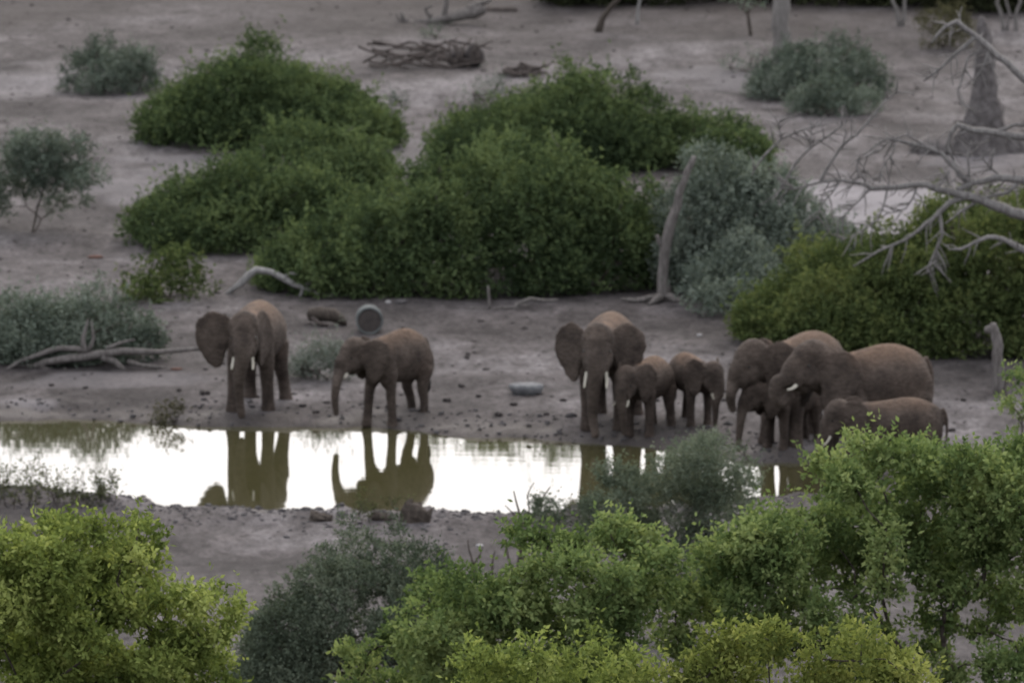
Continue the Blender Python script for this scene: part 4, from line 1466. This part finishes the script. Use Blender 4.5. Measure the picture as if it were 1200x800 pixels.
# dead twiggy shrubs on the near bank
dead_thing('bare_shrub', 'bare dark twiggy shrub between the dark rounded bush and the fresh green tree', 'shrub', (600, 705),
           [('branch', [(600, 708), (603, 680), (610, 650), (612, 620), (608, 598), (602, 575)], (3.6, 3, 2.6, 2, 1.4, .8)),
            ('branch', [(611, 640), (620, 615), (630, 590), (645, 570)], (2, 1.6, 1.2, .7)),
            ('branch', [(612, 620), (604, 605), (592, 592)], (1.4, 1, .6)),
            ('branch', [(603, 680), (596, 655), (594, 635)], (1.8, 1.2, .7)),
            ('branch', [(613, 615), (620, 598), (618, 580), (626, 565)], (1.3, 1, .8, .5)),
            ('branch', [(608, 660), (622, 645), (634, 640)], (1.4, 1, .6))], 'bark', seed=12)
dead_thing('bare_shrub', 'small bare twigs on the soil beside the fresh green tree', 'shrub', (556, 680),
           [('branch', [(556, 684), (554, 660), (550, 645), (548, 632)], (1.8, 1.4, 1, .6)),
            ('branch', [(554, 665), (562, 650), (566, 640)], (1.2, .9, .5)),
            ('branch', [(578, 676), (577, 660), (580, 645)], (1.5, 1.1, .6))], 'bark', seed=13)

# ------------------------------------------------------------------ near trees and bushes
FG = 'leafy trees on the near slope'
bush('dark_bush', 'rounded dark grey green bush on the near bank below the pond', 'bush',
     [(285, 800), (292, 720), (330, 680), (355, 640), (400, 615), (450, 606), (500, 618), (535, 650), (548, 720), (560, 800)], 815, 2.9, 'acacia', .34, 130,
     dens=1300, L=.06, W=.027, seed=41, stems=5, y0=171.0, k=9, shell=.5)
tree('acacia', 'feathery grey green acacia standing before the water beside the herd', 'tree', 775, 182.0,
     [(q_[0], q_[1] + 12, q_[2] * .95) for q_ in [(650, 590, 26), (675, 600, 34), (705, 575, 30), (735, 560, 36), (770, 550, 38), (800, 530, 32), (830, 520, 30), (855, 535, 28), (865, 560, 26), (835, 560, 38),
      (800, 580, 40), (760, 595, 38), (720, 605, 34), (845, 595, 34), (810, 620, 40), (770, 630, 36), (830, 650, 32), (790, 660, 32), (735, 625, 26), (640, 575, 10), (870, 520, 14)]],
     'acacia', dens=1250, L=.06, W=.024, seed=42, depth=2.0, r_tip=.006, shell=.7, sub=3)

yl = [(20, 640, 34), (60, 628, 36), (100, 625, 34), (140, 640, 32), (160, 670, 32), (110, 670, 40), (60, 680, 40), (15, 690, 40), (-20, 660, 40), (40, 720, 40), (90, 715, 40),
      (140, 720, 34), (0, 740, 40), (50, 765, 40), (100, 770, 40), (150, 770, 36), (190, 745, 26), (185, 700, 22), (210, 705, 18), (235, 690, 18), (255, 720, 20), (230, 745, 22),
      (215, 775, 26), (180, 790, 34), (250, 770, 18), (268, 745, 14), (20, 800, 40), (80, 815, 40), (140, 815, 40), (165, 628, 12), (200, 820, 30), (255, 800, 22), (150, 655, 14), (-30, 720, 40)]
tree('yellow_green_tree', 'bright yellow green tree on the near slope with thin side sprays over bare soil', 'tree', 90, 152.0, yl, 'yellowgreen',
     dens=760, L=.095, W=.056, seed=43, depth=2.4, group=FG)
fl = [(640, 640, 24), (680, 635, 28), (720, 630, 26), (755, 640, 26), (780, 655, 20), (620, 670, 24), (660, 680, 32), (700, 675, 32), (745, 680, 32), (770, 695, 24), (560, 690, 26), (530, 680, 20),
      (510, 700, 20), (590, 705, 28), (545, 715, 30), (500, 740, 26), (470, 760, 22), (520, 760, 34), (570, 750, 34), (620, 730, 34), (660, 730, 34), (700, 725, 34), (430, 780, 22), (470, 795, 30),
      (520, 805, 36), (570, 795, 36), (620, 785, 36), (670, 780, 34), (720, 770, 34), (440, 760, 10), (485, 715, 12), (740, 735, 30), (400, 800, 16)]
tree('fresh_green_tree', 'fresh green leafy tree on the near slope beside the dark rounded bush', 'tree', 600, 156.0, fl, 'fresh', dens=760, L=.095, W=.055, seed=44, depth=2.6, group=FG)
rl = [(990, 545, 26), (1020, 535, 26), (1060, 530, 28), (1090, 540, 24), (1130, 552, 30), (1165, 548, 26), (1195, 545, 28), (1000, 575, 30), (1045, 570, 36), (1090, 580, 36), (1140, 580, 38), (1185, 570, 40),
      (980, 600, 24), (1020, 610, 34), (1070, 620, 34), (1120, 620, 36), (1170, 620, 40), (1210, 610, 40), (965, 615, 24), (925, 622, 26), (893, 632, 28), (880, 640, 34), (930, 640, 36), (980, 645, 32),
      (850, 650, 28), (860, 675, 34), (900, 680, 38), (950, 680, 34), (1000, 670, 24), (1150, 660, 34), (1195, 665, 34), (830, 690, 30), (870, 715, 36), (920, 720, 36), (815, 710, 30), (850, 745, 34),
      (970, 715, 22), (1100, 665, 26), (1050, 660, 20), (1190, 715, 26), (1130, 700, 18), (1150, 740, 20), (1195, 770, 26), (1120, 780, 22), (1040, 740, 14), (1060, 770, 18), (1165, 790, 26), (1085, 715, 10),
      (900, 755, 28), (950, 760, 20), (790, 735, 26), (1000, 700, 10), (1215, 565, 30), (1230, 590, 36), (1230, 640, 40), (1225, 700, 34),
      (1012, 645, 24), (1040, 690, 20), (1080, 655, 28), (1120, 690, 24), (1000, 735, 22), (1085, 750, 20), (1030, 630, 24), (1150, 705, 24), (970, 740, 24), (1010, 780, 24), (1110, 735, 16)]
tree('broad_green_tree', 'broad open crowned green tree with dark crooked limbs on the near slope by the calf', 'tree', 1090, 158.0, rl, 'fresh', dens=680, L=.095, W=.055, seed=45, depth=3.0, group=FG,
     r_tip=.0095, fork=.35, max_r=.14, sub=3)
ol = [(540, 780, 22), (590, 775, 28), (640, 770, 28), (690, 765, 28), (740, 780, 28), (830, 780, 28), (870, 765, 28), (910, 755, 26), (955, 760, 28), (1000, 765, 28), (1040, 775, 26), (1075, 790, 20),
      (800, 800, 30), (860, 800, 36), (920, 795, 36), (980, 800, 36), (1040, 805, 30), (760, 800, 30), (700, 805, 36), (640, 810, 36), (580, 815, 36), (890, 745, 12), (995, 745, 12)]
tree('yellow_tree', 'yellowish leafy treetop poking up low in front of the fresh green trees', 'tree', 850, 140.0, ol[5:18], 'yellow', dens=560, L=.09, W=.05, seed=46, depth=1.8, group=FG)
tree('olive_green_tree', 'olive green treetop filling in below the fresh green tree', 'tree', 630, 145.0, ol[:5] + ol[18:21], 'yellowgreen', dens=560, L=.09, W=.05, seed=47, depth=1.8, group=FG)
tree('leaning_sapling', 'bright green sapling spray beside the weathered stump', 'tree', 1225, 186.0,
     [(1188, 472, 12), (1203, 452, 14), (1218, 440, 22), (1195, 490, 12), (1224, 480, 22), (1235, 510, 22), (1182, 440, 8), (1215, 520, 20)], 'fresh', dens=260, L=.095, W=.05, seed=48, depth=1.2, shell=.8)
